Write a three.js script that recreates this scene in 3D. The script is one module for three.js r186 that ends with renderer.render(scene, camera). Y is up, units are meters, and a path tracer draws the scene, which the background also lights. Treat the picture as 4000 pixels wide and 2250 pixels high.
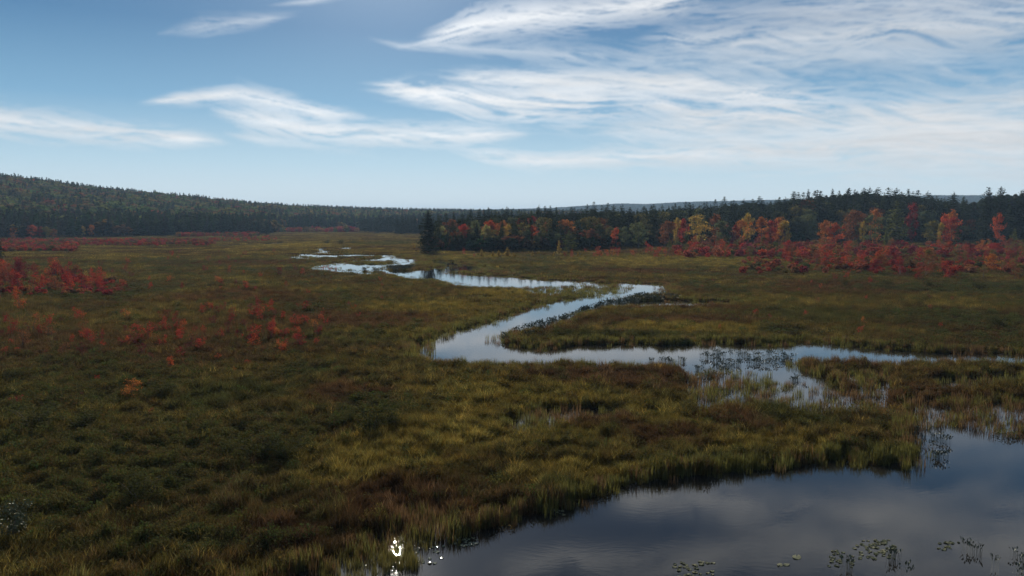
import * as THREE from 'three';
import { createNoise2D, createNoise3D } from 'simplex-noise';

// ------------------------------------------------------------------ random numbers and noise
function mulberry(a) { return () => { a = (a + 0x6d2b79f5) | 0; let t = Math.imul(a ^ (a >>> 15), 1 | a); t = (t + Math.imul(t ^ (t >>> 7), 61 | t)) ^ t; return ((t ^ (t >>> 14)) >>> 0) / 4294967296; }; }
const { sin, cos, tan, atan, atan2, asin, sqrt, abs, min, max, PI, hypot, exp, floor, pow } = Math;
const D = PI / 180, clamp = (x, a = 0, b = 1) => min(b, max(a, x)), lerp = (a, b, t) => a + (b - a) * t;
const smooth = (a, b, x) => { const t = clamp((x - a) / (b - a)); return t * t * (3 - 2 * t); };
const n2 = createNoise2D(mulberry(11)), n3 = createNoise3D(mulberry(12));
const fbm = (x, y, o = 4) => { let s = 0, a = 0.5; for (let i = 0; i < o; i++) { s += a * n2(x + i * 17.3, y - i * 9.1); x *= 2.03; y *= 2.03; a *= 0.5; } return s; };

// ------------------------------------------------------------------ camera: a drone 16 m above the marsh, tipped down a little
const scene = new THREE.Scene();
const EYE = 16, F = 3080, TIP = 4.92 * D;                       // F and the survey marks below are in pixels of a 4000 x 2250 frame
const camera = new THREE.PerspectiveCamera(2 * atan(1125 / F) / D, 16 / 9, 0.5, 30000);
camera.position.set(0, EYE, 0);
camera.rotation.set(-TIP, 0, 0);
scene.add(camera);
const dirOf = (px, py) => { const a = (px - 2000) / F, b = (1125 - py) / F, l = hypot(a, b, 1); return [a / l, (b * cos(TIP) - sin(TIP)) / l, (-cos(TIP) - b * sin(TIP)) / l]; };
const G = (px, py) => { const d = dirOf(px, py), t = -EYE / d[1]; return [d[0] * t, d[2] * t]; };          // where a sight line meets the marsh
const azOf = (px, py) => { const d = dirOf(px, py); return atan2(d[0], -d[2]) / D; }, elOf = (px, py) => asin(dirOf(px, py)[1]) / D;
const tall = (px, py, r) => { const d = dirOf(px, py); return EYE + d[1] / hypot(d[0], d[2]) * r; };          // height of a sight line at range r

// ------------------------------------------------------------------ sun (in front, a little left, above the frame) and sky
const sunAz = azOf(1545, 2162), sunEl = -elOf(1545, 2162);
const toSun = new THREE.Vector3(sin(sunAz * D) * cos(sunEl * D), sin(sunEl * D), -cos(sunAz * D) * cos(sunEl * D));
const sun = new THREE.DirectionalLight(new THREE.Color(1, 0.92, 0.79), 5);
sun.name = 'sun';
sun.position.copy(toSun).multiplyScalar(900); sun.target.position.set(0, 0, -300);
sun.position.add(sun.target.position);
sun.castShadow = true; sun.shadow.radius = 1; sun.shadow.mapSize.set(4096, 4096);
Object.assign(sun.shadow.camera, { left: -420, right: 420, top: 420, bottom: -420, near: 10, far: 2500 });
scene.add(sun, sun.target);

const CLOUD = [];                                               // cirrus bands: [[azimuth, elevation, half width] ...], strength
const band = (w, ...pts) => CLOUD.push({ w, p: pts.map(([x, y, r]) => [azOf(x, y), elOf(x, y), r * 0.78 / F / D]) });
const bandUp = (w, ...pts) => CLOUD.push({ w, p: pts.map(([x, y, r]) => [azOf(x, y), -elOf(x, y), r / F / D]) });
band(1.1, [-300, 430, 60], [0, 472, 52], [300, 505, 44], [620, 535, 34], [900, 552, 18]);
band(0.6, [880, 520, 10], [1000, 545, 22], [1250, 575, 6]);
band(1.0, [540, 408, 10], [700, 385, 24], [930, 365, 34], [1080, 400, 40], [1250, 440, 30], [1420, 455, 24]);
band(1.0, [830, 430, 30], [980, 460, 55], [1200, 500, 60], [1500, 530, 50], [1800, 530, 45], [2050, 520, 30]);
band(1.05, [1400, 345, 22], [1600, 355, 50], [1900, 390, 90], [2300, 400, 120], [2800, 410, 125], [3400, 450, 120], [4200, 490, 130]);
band(0.95, [1720, 290, 20], [2000, 310, 40], [2500, 320, 46], [2900, 345, 40]);
band(1.0, [1760, 585, 12], [1900, 610, 34], [2100, 630, 36], [2500, 615, 40], [3000, 590, 70], [3600, 560, 120], [4200, 560, 160]);
band(0.4, [2300, 540, 40], [2800, 530, 60], [3400, 600, 120], [4200, 620, 140]);
band(1.0, [1620, 172, 18], [1700, 150, 40], [1850, 95, 60], [2100, 60, 70], [2450, 30, 70], [2800, -20, 60]);
band(0.45, [1440, 150, 6], [1560, 180, 14], [1750, 185, 22], [2100, 205, 36], [2400, 230, 50], [2800, 240, 60], [3100, 230, 50], [3400, 215, 60], [3800, 230, 50]);
band(0.75, [2450, 185, 24], [2600, 150, 36], [2750, 160, 50], [3100, 150, 80], [3500, 110, 100], [4200, 90, 140]);
band(0.5, [2600, 110, 30], [2900, 60, 60], [3300, 20, 90], [4200, -60, 120]);
band(0.42, [620, 132, 8], [800, 105, 34], [1010, 78, 22], [1180, 50, 8]);
band(0.4, [1050, 22, 5], [1200, 6, 13], [1400, -30, 16]);
band(0.4, [2850, 690, 5], [3000, 686, 9], [3100, 684, 5]); band(0.4, [2895, 672, 8], [2945, 674, 8]); band(0.35, [3485, 600, 7], [3600, 600, 9]);
bandUp(1.1, [2350, 1960, 40], [2650, 1930, 60], [3000, 1960, 70], [3050, 2000, 50]);                       // seen only mirrored in the pond
bandUp(0.9, [2800, 2030, 60], [3200, 1990, 80], [3700, 2080, 120], [4300, 2120, 140]);
bandUp(0.85, [1900, 2245, 50], [2200, 2170, 30], [2500, 2230, 60], [2900, 2160, 60], [3400, 2150, 120], [4200, 2200, 140]);
bandUp(0.6, [1200, 2250, 60], [1550, 2215, 70], [1760, 2240, 50]);
CLOUD.forEach((c, k) => { c.k = k; c.cum = [0]; for (let i = 0; i + 1 < c.p.length; i++) c.cum.push(c.cum[i] + hypot(c.p[i + 1][0] - c.p[i][0], c.p[i + 1][1] - c.p[i][1])); });
function bandAt(az, el, comb) {                                  // cirrus fibres drawn out along each band
  let keep = 1; const open2 = fbm(az * 0.055 + 3.3, el * 0.24 + az * 0.02, 3);
  for (const c of CLOUD) {
    let best = 9, along = 0, cross = 0;
    for (let i = 0; i + 1 < c.p.length; i++) {
      const [x0, y0, r0] = c.p[i], [x1, y1, r1] = c.p[i + 1], dx = x1 - x0, dy = y1 - y0, l = hypot(dx, dy), t = clamp(((az - x0) * dx + (el - y0) * dy) / (l * l)), ex = az - x0 - dx * t, ey = el - y0 - dy * t, b = hypot(ex, ey) / lerp(r0, r1, t);
      if (b < best) { best = b; along = c.cum[i] + ((az - x0) * dx + (el - y0) * dy) / l * (t > 0 && t < 1 ? 1 : 1); cross = (dx * (el - y0) - dy * (az - x0)) / l; }
    }
    if (best > 3) continue;
    const bendy = n2(along * 0.09 + c.k * 5.1, cross * 0.3) * 0.5, fil = fbm(along * 0.13 + c.k * 13.7 + cross * 0.35, cross * 0.95 + along * 0.035 + bendy + c.k * 7.3, 6), thread = fbm(along * 0.35 + c.k * 3, cross * 3.6 + bendy * 3 + fil * 1.2, 4);
    const total = c.cum[c.cum.length - 1], ends = smooth(-0.6, 3.2, along + fil * 2) * smooth(-0.6, 3.2, total - along + fil * 2), broad = smooth(0.6, 2.2, c.p[c.p.length >> 1][2]);
    const f = (1 - smooth(0.0, 1.9, best + fil * 1.3 + thread * 0.5 + comb * 0.5)) * ends;
    keep *= 1 - clamp(c.w * f * clamp(0.76 - 0.1 * broad + (1.0 + 0.3 * broad) * fil + (0.45 - 0.25 * broad) * thread + 0.3 * comb + 0.9 * broad * open2, 0.03, 1.1), 0, 0.985);
  }
  return 1 - keep;
}
function makeSky() {
  const AIR = 0.61, W = 4096, H = 2048, data = new Float32Array(W * H * 4);
  const stops = [[-90, 0.5, 0.56, 0.58], [0, 0.84, 0.91, 0.92], [1.2, 0.78, 0.89, 0.93], [4, 0.53, 0.74, 0.87], [8, 0.225, 0.455, 0.68], [13, 0.088, 0.245, 0.46], [22, 0.045, 0.14, 0.315], [45, 0.05, 0.135, 0.30], [90, 0.035, 0.10, 0.24]];
  const base = [0, 0, 0];
  for (let row = 0; row < H; row++) {
    const el = ((row + 0.5) / H - 0.5) * 180, up = el * D;
    let k = 0; while (k < stops.length - 2 && el > stops[k + 1][0]) k++;
    const t = clamp((el - stops[k][0]) / (stops[k + 1][0] - stops[k][0]));
    for (let c = 0; c < 3; c++) base[c] = lerp(stops[k][c + 1], stops[k + 1][c + 1], t);
    for (let col = 0; col < W; col++) {
      const o = (row * W + col) * 4, round = ((col + 0.5) / W - 0.5) * 2 * PI, x = cos(round) * cos(up), y = sin(up), z = sin(round) * cos(up);
      let r = base[0], g = base[1], b = base[2];
      if (el > 0) {
        const cs = x * toSun.x + y * toSun.y + z * toSun.z, ang = Math.acos(clamp(cs, -1, 1)) / D;
        const glow = 0.9 * exp(-ang / 4) + 0.16 * exp(-ang / 14);                                          // air brightens towards the sun
        // cirrus: combed noise on a sheet of ice cloud high above
        const s = 1 / (y + 0.06), X = x * s, Z = z * s, az = atan2(x, -z) / D;
        const wx = fbm(X * 0.5 + 3.1, Z * 0.5, 3), wz = fbm(X * 0.5 - 7.7, Z * 0.5 + 2.2, 3);
        const u = X * 0.97 + Z * 0.24 + wx * 0.5, v = -X * 0.24 + Z * 0.97 + wz * 0.28;
        const comb = fbm(u * 0.45, v * 1.15, 6), fine = fbm(u * 1.2 + comb * 0.6, v * 5.5 + wz, 5);
        const wide = smooth(0.05, 0.75, 0.33 + 0.75 * fbm(X * 0.16 + 5, Z * 0.16, 3) + 0.35 * comb) * clamp(0.5 + 0.8 * comb + 0.2 * fine) * 0.8;
        const inFrame = (1 - smooth(36, 52, abs(az))) * (1 - smooth(24, 34, el));
        const here = inFrame > 0 ? bandAt(az, el, comb) : 0, a = lerp(wide, here, inFrame) * smooth(0, 2.5, el);
        const lit = 0.74 + 0.46 * exp(-ang / 22) + 0.08 * fine + 0.1 * comb;
        r = lerp(r, 0.98 * lit, a); g = lerp(g, lit, a); b = lerp(b, 1.02 * lit, a);
        r += glow * 1.0; g += glow * 0.97; b += glow * 0.9;
      }
      data[o] = r * AIR; data[o + 1] = g * AIR; data[o + 2] = b * AIR; data[o + 3] = 1;
    }
  }
  const t = new THREE.DataTexture(data, W, H, THREE.RGBAFormat, THREE.FloatType);
  t.mapping = THREE.EquirectangularReflectionMapping; t.magFilter = THREE.LinearFilter; t.minFilter = THREE.LinearFilter; t.needsUpdate = true;
  return t;
}
const sky = makeSky();
scene.background = sky; scene.environment = sky;

const renderer = new THREE.WebGLRenderer({ antialias: true });
renderer.setSize(1024, 576);
renderer.toneMapping = THREE.LinearToneMapping;
renderer.toneMappingExposure = 1.52;
renderer.shadowMap.enabled = true;
scene.fog = new THREE.FogExp2(new THREE.Color(0.5, 0.73, 1.0), 0.000085);

// ------------------------------------------------------------------ helpers
const taken = new Map();
function numbered(name) { const k = taken.get(name) || 0; taken.set(name, k + 1); return k ? name + '_' + String(k).padStart(3, '0') : name; }
function tag(o, label, category, group, kind) { o.userData.label = label; if (category) o.userData.category = category; if (group) o.userData.group = group; if (kind) o.userData.kind = kind; return o; }
function lit(m) { m.castShadow = true; m.receiveShadow = true; return m; }
const mat = (r, g, b, rough = 0.9, extra = {}) => new THREE.MeshPhysicalMaterial({ color: new THREE.Color(r, g, b), roughness: rough, side: THREE.DoubleSide, vertexColors: true, ...extra });
const leafMat = (r, g, b, t = 0.45, extra = {}) => mat(r * 0.8, g * 0.8, b * 0.8, 1.0, { transmission: t, thickness: 0, specularIntensity: 0, ...extra });

class Faces {                                                    // collects triangles with a tone per face
  constructor() { this.p = []; this.c = []; }
  tri(a, b, c, k) { this.p.push(a[0], a[1], a[2], b[0], b[1], b[2], c[0], c[1], c[2]); for (let i = 0; i < 3; i++) this.c.push(k[0], k[1], k[2]); }
  quad(a, b, c, d, k) { this.tri(a, b, c, k); this.tri(a, c, d, k); }
  leaf(p, u, v, k) { this.quad([p[0] - u[0], p[1] - u[1], p[2] - u[2]], [p[0] + v[0], p[1] + v[1], p[2] + v[2]], [p[0] + u[0], p[1] + u[1], p[2] + u[2]], [p[0] - v[0], p[1] - v[1], p[2] - v[2]], k); }
  limb(a, b, ra, rb, k, n = 5) {
    const d = new THREE.Vector3(b[0] - a[0], b[1] - a[1], b[2] - a[2]).normalize(), u = new THREE.Vector3(abs(d.y) > 0.9 ? 1 : 0, abs(d.y) > 0.9 ? 0 : 1, 0).cross(d).normalize(), v = d.clone().cross(u);
    const ring = (c, r, i) => { const t = i / n * 2 * PI, x = cos(t) * r, y = sin(t) * r; return [c[0] + u.x * x + v.x * y, c[1] + u.y * x + v.y * y, c[2] + u.z * x + v.z * y]; };
    for (let i = 0; i < n; i++) this.quad(ring(a, ra, i), ring(a, ra, i + 1), ring(b, rb, i + 1), ring(b, rb, i), k);
  }
  geo() {
    const g = new THREE.BufferGeometry();
    g.setAttribute('position', new THREE.Float32BufferAttribute(this.p, 3)); g.setAttribute('color', new THREE.Float32BufferAttribute(this.c, 3)); g.computeVertexNormals();
    return g;
  }
}
const tone = (R, w = 0.3, warm = 0.1) => { const k = 1 + (R() - 0.5) * 2 * w, h = (R() - 0.5) * 2 * warm; return [k * (1 + h), k, k * (1 - h)]; };
const randDir = (R) => { const y = R() * 2 - 1, t = R() * 2 * PI, s = sqrt(1 - y * y); return [cos(t) * s, y, sin(t) * s]; };
function randLeaf(f, R, p, size, k, flat = 0) {
  let n = randDir(R); n = [n[0] * (1 - flat), n[1], n[2] * (1 - flat)]; if (flat) n[1] = (n[1] < 0 ? -1 : 1) * max(abs(n[1]), flat);
  const l = hypot(...n); n = n.map((x) => x / l);
  const h = randDir(R); let u = [n[1] * h[2] - n[2] * h[1], n[2] * h[0] - n[0] * h[2], n[0] * h[1] - n[1] * h[0]]; const ul = hypot(...u) || 1; u = u.map((x) => x / ul);
  const v = [n[1] * u[2] - n[2] * u[1], n[2] * u[0] - n[0] * u[2], n[0] * u[1] - n[1] * u[0]];
  f.leaf(p, u.map((x) => x * size), v.map((x) => x * size * 0.62), k);
}

// ------------------------------------------------------------------ survey of the marsh: open water, flooded sedge, banks
function outline(pts, veg = 0) {                                   // veg: height of the plants on the near bank, which hide the water's edge
  const flat = pts.map(([x, y]) => G(x, y)), has = (x, z) => { let c = false; for (let i = 0, j = flat.length - 1; i < flat.length; j = i++) if ((flat[i][1] > z) !== (flat[j][1] > z) && x < ((flat[j][0] - flat[i][0]) * (z - flat[i][1])) / (flat[j][1] - flat[i][1]) + flat[i][0]) c = !c; return c; };
  const w = flat.map(([x, z]) => (veg && !has(x * 0.995, z * 0.995) && has(x * 1.004, z * 1.004) ? [x * (1 - veg / EYE), z * (1 - veg / EYE)] : [x, z])); const xs = w.map((p) => p[0]), zs = w.map((p) => p[1]); return { w, x0: min(...xs), x1: max(...xs), z0: min(...zs), z1: max(...zs) }; }
function signed(poly, x, z, reach = 12) {                         // metres to the outline, negative inside
  if (x < poly.x0 - reach || x > poly.x1 + reach || z < poly.z0 - reach || z > poly.z1 + reach) return reach;
  let inside = false, best = 1e9; const w = poly.w;
  for (let i = 0, j = w.length - 1; i < w.length; j = i++) {
    const [xi, zi] = w[i], [xj, zj] = w[j];
    if ((zi > z) !== (zj > z) && x < ((xj - xi) * (z - zi)) / (zj - zi) + xi) inside = !inside;
    const dx = xj - xi, dz = zj - zi, t = clamp(((x - xi) * dx + (z - zi) * dz) / (dx * dx + dz * dz + 1e-9)), ex = x - xi - dx * t, ez = z - zi - dz * t, d = ex * ex + ez * ez;
    if (d < best) best = d;
  }
  best = sqrt(best);
  return inside ? -best : min(best, reach);
}
const open = [
  // the winding creek
  [[2408, 1104], [2520, 1106], [2600, 1112], [2622, 1128], [2618, 1142], [2560, 1146], [2480, 1152], [2450, 1166], [2500, 1176], [2620, 1172], [2720, 1178], [2930, 1179], [2800, 1185], [2680, 1185], [2560, 1189], [2500, 1190], [2383, 1188], [2287, 1212], [2206, 1250], [2055, 1286], [1975, 1318], [1985, 1345], [2085, 1354], [2131, 1362], [2257, 1345], [2459, 1342], [2600, 1348], [2790, 1338], [2980, 1344], [3143, 1334], [3306, 1344], [3470, 1364], [3687, 1376], [4000, 1383], [4400, 1390], [4400, 1412], [4000, 1408], [3687, 1402], [3470, 1406], [3198, 1398], [3135, 1418], [3143, 1450], [3252, 1477], [3300, 1526], [3143, 1534], [3080, 1520], [3060, 1470], [2980, 1455], [2926, 1436], [2820, 1440], [2676, 1424], [2535, 1414], [2459, 1416], [2257, 1405], [2105, 1405], [1904, 1407], [1702, 1402], [1625, 1386], [1612, 1350], [1702, 1307], [1823, 1277], [1939, 1241], [2030, 1211], [2156, 1173], [2307, 1155], [2383, 1138]],
  // pools upstream
  [[1227, 1035], [1342, 1020], [1384, 1015], [1454, 1005], [1524, 996], [1577, 1005], [1664, 1013], [1629, 1022], [1646, 1034], [1727, 1029], [1786, 1027], [1884, 1036], [1900, 1050], [1830, 1056], [1790, 1066], [1856, 1071], [2006, 1080], [2115, 1091], [2327, 1099], [2322, 1107], [2131, 1109], [2050, 1116], [1968, 1120], [1850, 1116], [1762, 1108], [1751, 1097], [1680, 1083], [1604, 1084], [1560, 1074], [1500, 1060], [1440, 1053], [1300, 1047], [1200, 1042]],
  [[1119, 995], [1210, 987], [1290, 977], [1356, 975], [1310, 985], [1340, 992], [1423, 993], [1559, 994], [1573, 1000], [1440, 1003], [1350, 1005], [1270, 1000], [1200, 997]],
  [[1207, 973], [1245, 966], [1289, 965], [1289, 976], [1230, 976]],
  [[1180, 1046], [1260, 1043], [1340, 1050], [1430, 1058], [1500, 1068], [1440, 1068], [1330, 1058], [1230, 1052]], [[1090, 1000], [1180, 1001], [1280, 1006], [1200, 1008], [1110, 1006]], [[1640, 1018], [1760, 1018], [1850, 1024], [1760, 1025], [1680, 1024]],
  // far slivers
  [[540, 967], [643, 960], [760, 956], [760, 958], [640, 963]], [[1000, 950], [1129, 945], [1129, 948], [1010, 953]], [[1400, 932], [1428, 932], [1428, 935], [1400, 936]], [[1435, 961], [1490, 960], [1490, 963], [1440, 964]], [[1100, 914], [1155, 914], [1155, 916], [1100, 916]], [[1290, 965.5], [1402, 965], [1402, 968], [1330, 969]], [[820, 958], [1000, 950], [1000, 952], [830, 961]], [[1360, 925], [1402, 925], [1402, 927], [1360, 927]],
  // the pond in front
  [[1000, 2340], [1120, 2262], [1290, 2214], [1440, 2168], [1616, 2120], [1725, 2096], [1861, 2072], [1970, 2044], [2078, 2008], [2214, 1975], [2350, 1922], [2500, 1886], [2640, 1862], [2791, 1845], [2908, 1834], [3082, 1816], [3257, 1796], [3286, 1776], [3327, 1806], [3373, 1814], [3519, 1806], [3590, 1785], [3560, 1720], [3542, 1650], [3606, 1652], [3810, 1674], [3857, 1694], [4000, 1710], [4500, 1730], [4500, 2300], [4300, 3400], [2000, 3400]],
].map((p) => outline(p, 0.8));
const isles = [                                                    // vegetation standing in the water
  [[1350, 1026], [1440, 1023.5], [1535, 1026], [1490, 1029], [1400, 1030]], [[1524, 1044], [1600, 1038], [1700, 1036], [1713, 1043], [1640, 1050], [1560, 1056]], [[1244, 1014], [1350, 1006], [1420, 1004], [1480, 1002], [1460, 1008], [1380, 1014], [1290, 1024], [1240, 1026]], [[1300, 981], [1360, 978], [1420, 984], [1380, 989], [1310, 988]],
  [[1210, 992], [1400, 990], [1400, 992], [1240, 995]],
].map((p) => outline(p));
const flooded = [                                                  // [outline, how much sedge stands in it]
  [[[1680, 1108], [1968, 1120], [2115, 1104], [2330, 1104], [2400, 1110], [2380, 1145], [2250, 1160], [2100, 1160], [2000, 1130], [1800, 1124]], 0.45],
  [[[1954, 1660], [2060, 1600], [2250, 1590], [2420, 1600], [2480, 1640], [2300, 1660], [2150, 1690], [2000, 1710]], 0.3],
  [[[2660, 1430], [2926, 1440], [3080, 1500], [3140, 1530], [3320, 1520], [3260, 1460], [3400, 1440], [3500, 1480], [3480, 1620], [3250, 1640], [2980, 1600], [2740, 1620], [2680, 1560]], 0.36],
  [[[2714, 1493], [2820, 1490], [2893, 1550], [2880, 1590], [2780, 1604], [2720, 1560]], 0.22],
  [[[3600, 1482], [4000, 1458], [4400, 1450], [4400, 1500], [4000, 1500], [3800, 1530], [3680, 1540], [3630, 1510]], 0.25],
  [[[3500, 1560], [4400, 1560], [4400, 1740], [3860, 1700], [3540, 1660]], 0.55],
  [[[1100, 2260], [1372, 2150], [1480, 2080], [1620, 1990], [1760, 1990], [1780, 2080], [1616, 2172], [1480, 2236], [1209, 2310]], 0.7],
  [[[1200, 1055], [1300, 1036], [1460, 1044], [1600, 1074], [1680, 1088], [1600, 1086], [1440, 1056], [1300, 1048]], 0.2],
  [[[1820, 1158], [1880, 1154], [1950, 1160], [1940, 1172], [1830, 1174]], 0.3], [[[1885, 1202], [1925, 1204], [1922, 1212], [1886, 1212]], 0.3], [[[2600, 1228], [2690, 1222], [2700, 1236], [2610, 1240]], 0.4],
  [[[1880, 1040], [1960, 1044], [2060, 1060], [2010, 1076], [1860, 1066], [1800, 1060]], 0.6],
].map(([p, k]) => [outline(p), k]);

const frontPx = [[1640, 984], [1725, 982], [1900, 986], [2100, 986], [2300, 980], [2500, 968], [2700, 958], [2900, 952], [3200, 950], [3500, 948], [3800, 948], [4000, 946], [4400, 944]];
const front = frontPx.map(([x, y]) => { const [gx, gz] = G(x, y); return [atan2(gx, -gz) / D, hypot(gx, gz)]; });          // foot of the near pine wood: azimuth, range
const table = (t, x) => { if (x <= t[0][0]) return t[0][1]; for (let i = 0; i + 1 < t.length; i++) if (x < t[i + 1][0]) return lerp(t[i][1], t[i + 1][1], (x - t[i][0]) / (t[i + 1][0] - t[i][0])); return t[t.length - 1][1]; };
const footPx = [[-400, 940], [0, 934], [300, 928], [500, 926], [900, 918], [1050, 914], [1100, 906], [1400, 901], [1700, 900], [2200, 900]];
const foot = footPx.map(([x, y]) => { const [gx, gz] = G(x, y); return [atan2(gx, -gz) / D, hypot(gx, gz)]; });            // foot of the hill wood
const ridge = [[-500, 640], [0, 691], [200, 716], [400, 741], [700, 769], [1000, 798], [1200, 810], [1400, 817], [1700, 826], [2000, 832], [2600, 835], [4400, 835]].map(([x, y]) => [azOf(x, y), elOf(x, y)]);
const farRidge = [[-500, 824], [1400, 824], [1650, 823], [1800, 823], [2000, 819], [2150, 815], [2300, 805], [2430, 797], [2520, 800], [2650, 793], [2760, 790], [3000, 786], [3300, 780], [3650, 769], [3850, 769], [4000, 772], [4500, 782]].map(([x, y]) => [azOf(x, y), elOf(x, y)]);

function water(x, z) {                                             // metres to open water, negative inside it
  const r = hypot(x, z), k = clamp(r / 160, 0.75, 2.2), q = (n2(x * 0.35, z * 0.35) * 0.5 + n2(x * 0.09, z * 0.09) * 0.8) * k * 0.55;
  let d = 12;
  for (const p of open) d = min(d, signed(p, x, z));
  for (const p of isles) d = max(d, -signed(p, x, z));
  if (d < 11 && r > 215) d += smooth(215, 260, r) * (3.5 * max(0, n2(x * 0.05, z * 0.06) - 0.2) + 5.5 * max(0, n2(x * 0.11 + 9, z * 0.09) - 0.22));   // hummocks break up the far pools
  return d + (d < 11 ? q : 0);
}
function flood(x, z) { let best = [12, 1]; for (const [p, k] of flooded) { const d = signed(p, x, z); if (d < best[0]) best = [d, k]; } return best; }
function land(x, z, wd = null, fl = null) {                        // height of the ground
  const r = hypot(x, z), az = z < 0 ? atan2(x, -z) / D : (x < 0 ? -90 : 90);
  let h = 0.16 + 0.1 * n2(x * 0.11, z * 0.11) + 0.07 * n2(x * 0.5, z * 0.5);
  if (r < 1400) {
    const d = wd ?? water(x, z); fl = fl ?? flood(x, z);
    if (fl[0] < 0) h = lerp(h, -0.2, smooth(0.3, -0.8, fl[0] + 0.5 * n2(x * 0.3, z * 0.3)));
    h = lerp(-0.7, h, smooth(-1.2, 0.5, d));
  }
  const f0 = table(front, az), right = smooth(-8, -4, az);
  h += right * (3 * smooth(f0 - 20, f0 + 60, r) + 9 * smooth(8, 24, az) * smooth(f0, f0 + 220, r)) * (1 - smooth(900, 2500, r) * 0.5);
  const ft = lerp(table(foot, az), max(f0 + 300, 1100), smooth(-5, 0, az)), top = 1900;
  const H1 = max(3, EYE + top * tan(table(ridge, az) * D) - 15);
  h += H1 * pow(smooth(ft - 40, top, r), 0.85) * (1 - 0.6 * smooth(2100, 3400, r)) + (r > ft ? 5 * n2(x * 0.006, z * 0.006) * smooth(ft, ft + 300, r) * (1 - smooth(1500, 1850, r)) : 0);
  const H2 = max(5, EYE + 5200 * tan(table(farRidge, az) * D) - 14);
  h += (H2 - (r > 3400 ? H1 * 0.4 : 0)) * smooth(3300, 5200, r) * (1 - 0.5 * smooth(5400, 8000, r));
  return h;
}

function makeGround() {
  const az = []; for (let a = -180; a < -44; a += 3.4) az.push(a); for (let a = -42; a <= 42; a += 0.21) az.push(a); for (let a = 44; a < 180; a += 3.4) az.push(a); az.push(180);
  const rr = [0.5]; for (let r = 3; r < 11000; r *= 1.0155) rr.push(r);
  const pos = new Float32Array(az.length * rr.length * 3), col = new Float32Array(pos.length), idx = [];
  rr.forEach((r, j) => az.forEach((a, i) => {
    const x = r * sin(a * D), z = -r * cos(a * D), o = (j * az.length + i) * 3;
    pos[o] = x; pos[o + 1] = land(x, z); pos[o + 2] = z;
    const m = 0.5 + 0.5 * fbm(x * 0.03, z * 0.03, 4), q = 0.8 + 0.4 * n2(x * 0.6, z * 0.6) * 0.6;
    col[o] = lerp(0.05, 0.085, m) * q; col[o + 1] = lerp(0.04, 0.062, m) * q; col[o + 2] = 0.022 * q;
  }));
  const n = az.length;
  for (let j = 0; j + 1 < rr.length; j++) for (let i = 0; i + 1 < n; i++) { const a = j * n + i, b = a + 1, c = a + n, d = c + 1; idx.push(a, b, d, a, d, c); }
  const g = new THREE.BufferGeometry();
  g.setAttribute('position', new THREE.BufferAttribute(pos, 3)); g.setAttribute('color', new THREE.BufferAttribute(col, 3)); g.setIndex(idx); g.computeVertexNormals();
  const m = lit(new THREE.Mesh(g, mat(1, 1, 1, 1, { specularIntensity: 0 }))); m.name = 'terrain'; m.userData.kind = 'structure'; m.userData.label = 'flat peaty marsh ground rising into wooded hills';
  scene.add(m);
}
makeGround();

function rippleTexture() {
  const N = 512, d = new Uint8Array(N * N * 4);
  for (let y = 0; y < N; y++) for (let x = 0; x < N; x++) {
    const a = x / N * 2 * PI, b = y / N * 2 * PI, p = [cos(a), sin(a), cos(b), sin(b)];
    let v = 0.5; for (const [k, w] of [[2, 0.2], [5, 0.12], [11, 0.07]]) v += w * n3(p[0] * k * 0.5 + p[2] * k * 1.3, p[1] * k * 0.5 - p[3] * k * 1.3, (p[0] + p[3]) * k * 0.4);
    const o = (y * N + x) * 4; d[o] = d[o + 1] = d[o + 2] = clamp(v) * 255; d[o + 3] = 255;
  }
  const t = new THREE.DataTexture(d, N, N); t.wrapS = t.wrapT = THREE.RepeatWrapping; t.magFilter = THREE.LinearFilter; t.needsUpdate = true; return t;
}
{ // still, peat-dark water
  const g = new THREE.PlaneGeometry(1500, 1500, 1, 1); g.rotateX(-PI / 2); g.translate(-100, 0, -720);
  const uv = g.attributes.uv, p = g.attributes.position; for (let i = 0; i < 4; i++) uv.setXY(i, p.getX(i) / 6, p.getZ(i) / 6);
  const m = lit(new THREE.Mesh(g, new THREE.MeshPhysicalMaterial({ color: new THREE.Color(0.012, 0.011, 0.009), roughness: 0.018, ior: 1.4, bumpMap: rippleTexture(), bumpScale: 0.0012 })));
  m.name = 'water'; m.userData.kind = 'structure'; m.userData.label = 'still dark water of the creek and pond'; scene.add(m);
}

// ------------------------------------------------------------------ sedge, reeds and low heath: uncountable cover, as instanced clumps
function clump(R, blades, radius, hMin, hMax, width, lean, segs = 2) {
  const f = new Faces();
  for (let i = 0; i < blades; i++) {
    const a = R() * 2 * PI, d = sqrt(R()) * radius, x = cos(a) * d, z = sin(a) * d, h = lerp(hMin, hMax, R()), t = R() * 2 * PI, l = lean * h * (0.4 + R()), w = width * (0.7 + 0.6 * R()), o = R() * PI, k = tone(R, 0.3, 0.12).map((c) => c * (i % 13 ? 1 : 1.9));
    const ux = cos(o) * w / 2, uz = sin(o) * w / 2, mx = x + cos(t) * l * 0.35, mz = z + sin(t) * l * 0.35, tx = x + cos(t) * l, tz = z + sin(t) * l;
    if (segs === 2) { f.quad([x - ux, -0.1, z - uz], [x + ux, -0.1, z + uz], [mx + ux * 0.8, h * 0.6, mz + uz * 0.8], [mx - ux * 0.8, h * 0.6, mz - uz * 0.8], k); f.tri([mx - ux * 0.8, h * 0.6, mz - uz * 0.8], [mx + ux * 0.8, h * 0.6, mz + uz * 0.8], [tx, h, tz], k); }
    else f.tri([x - ux, -0.1, z - uz], [x + ux, -0.1, z + uz], [tx, h, tz], k);
  }
  return f.geo();
}
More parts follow.
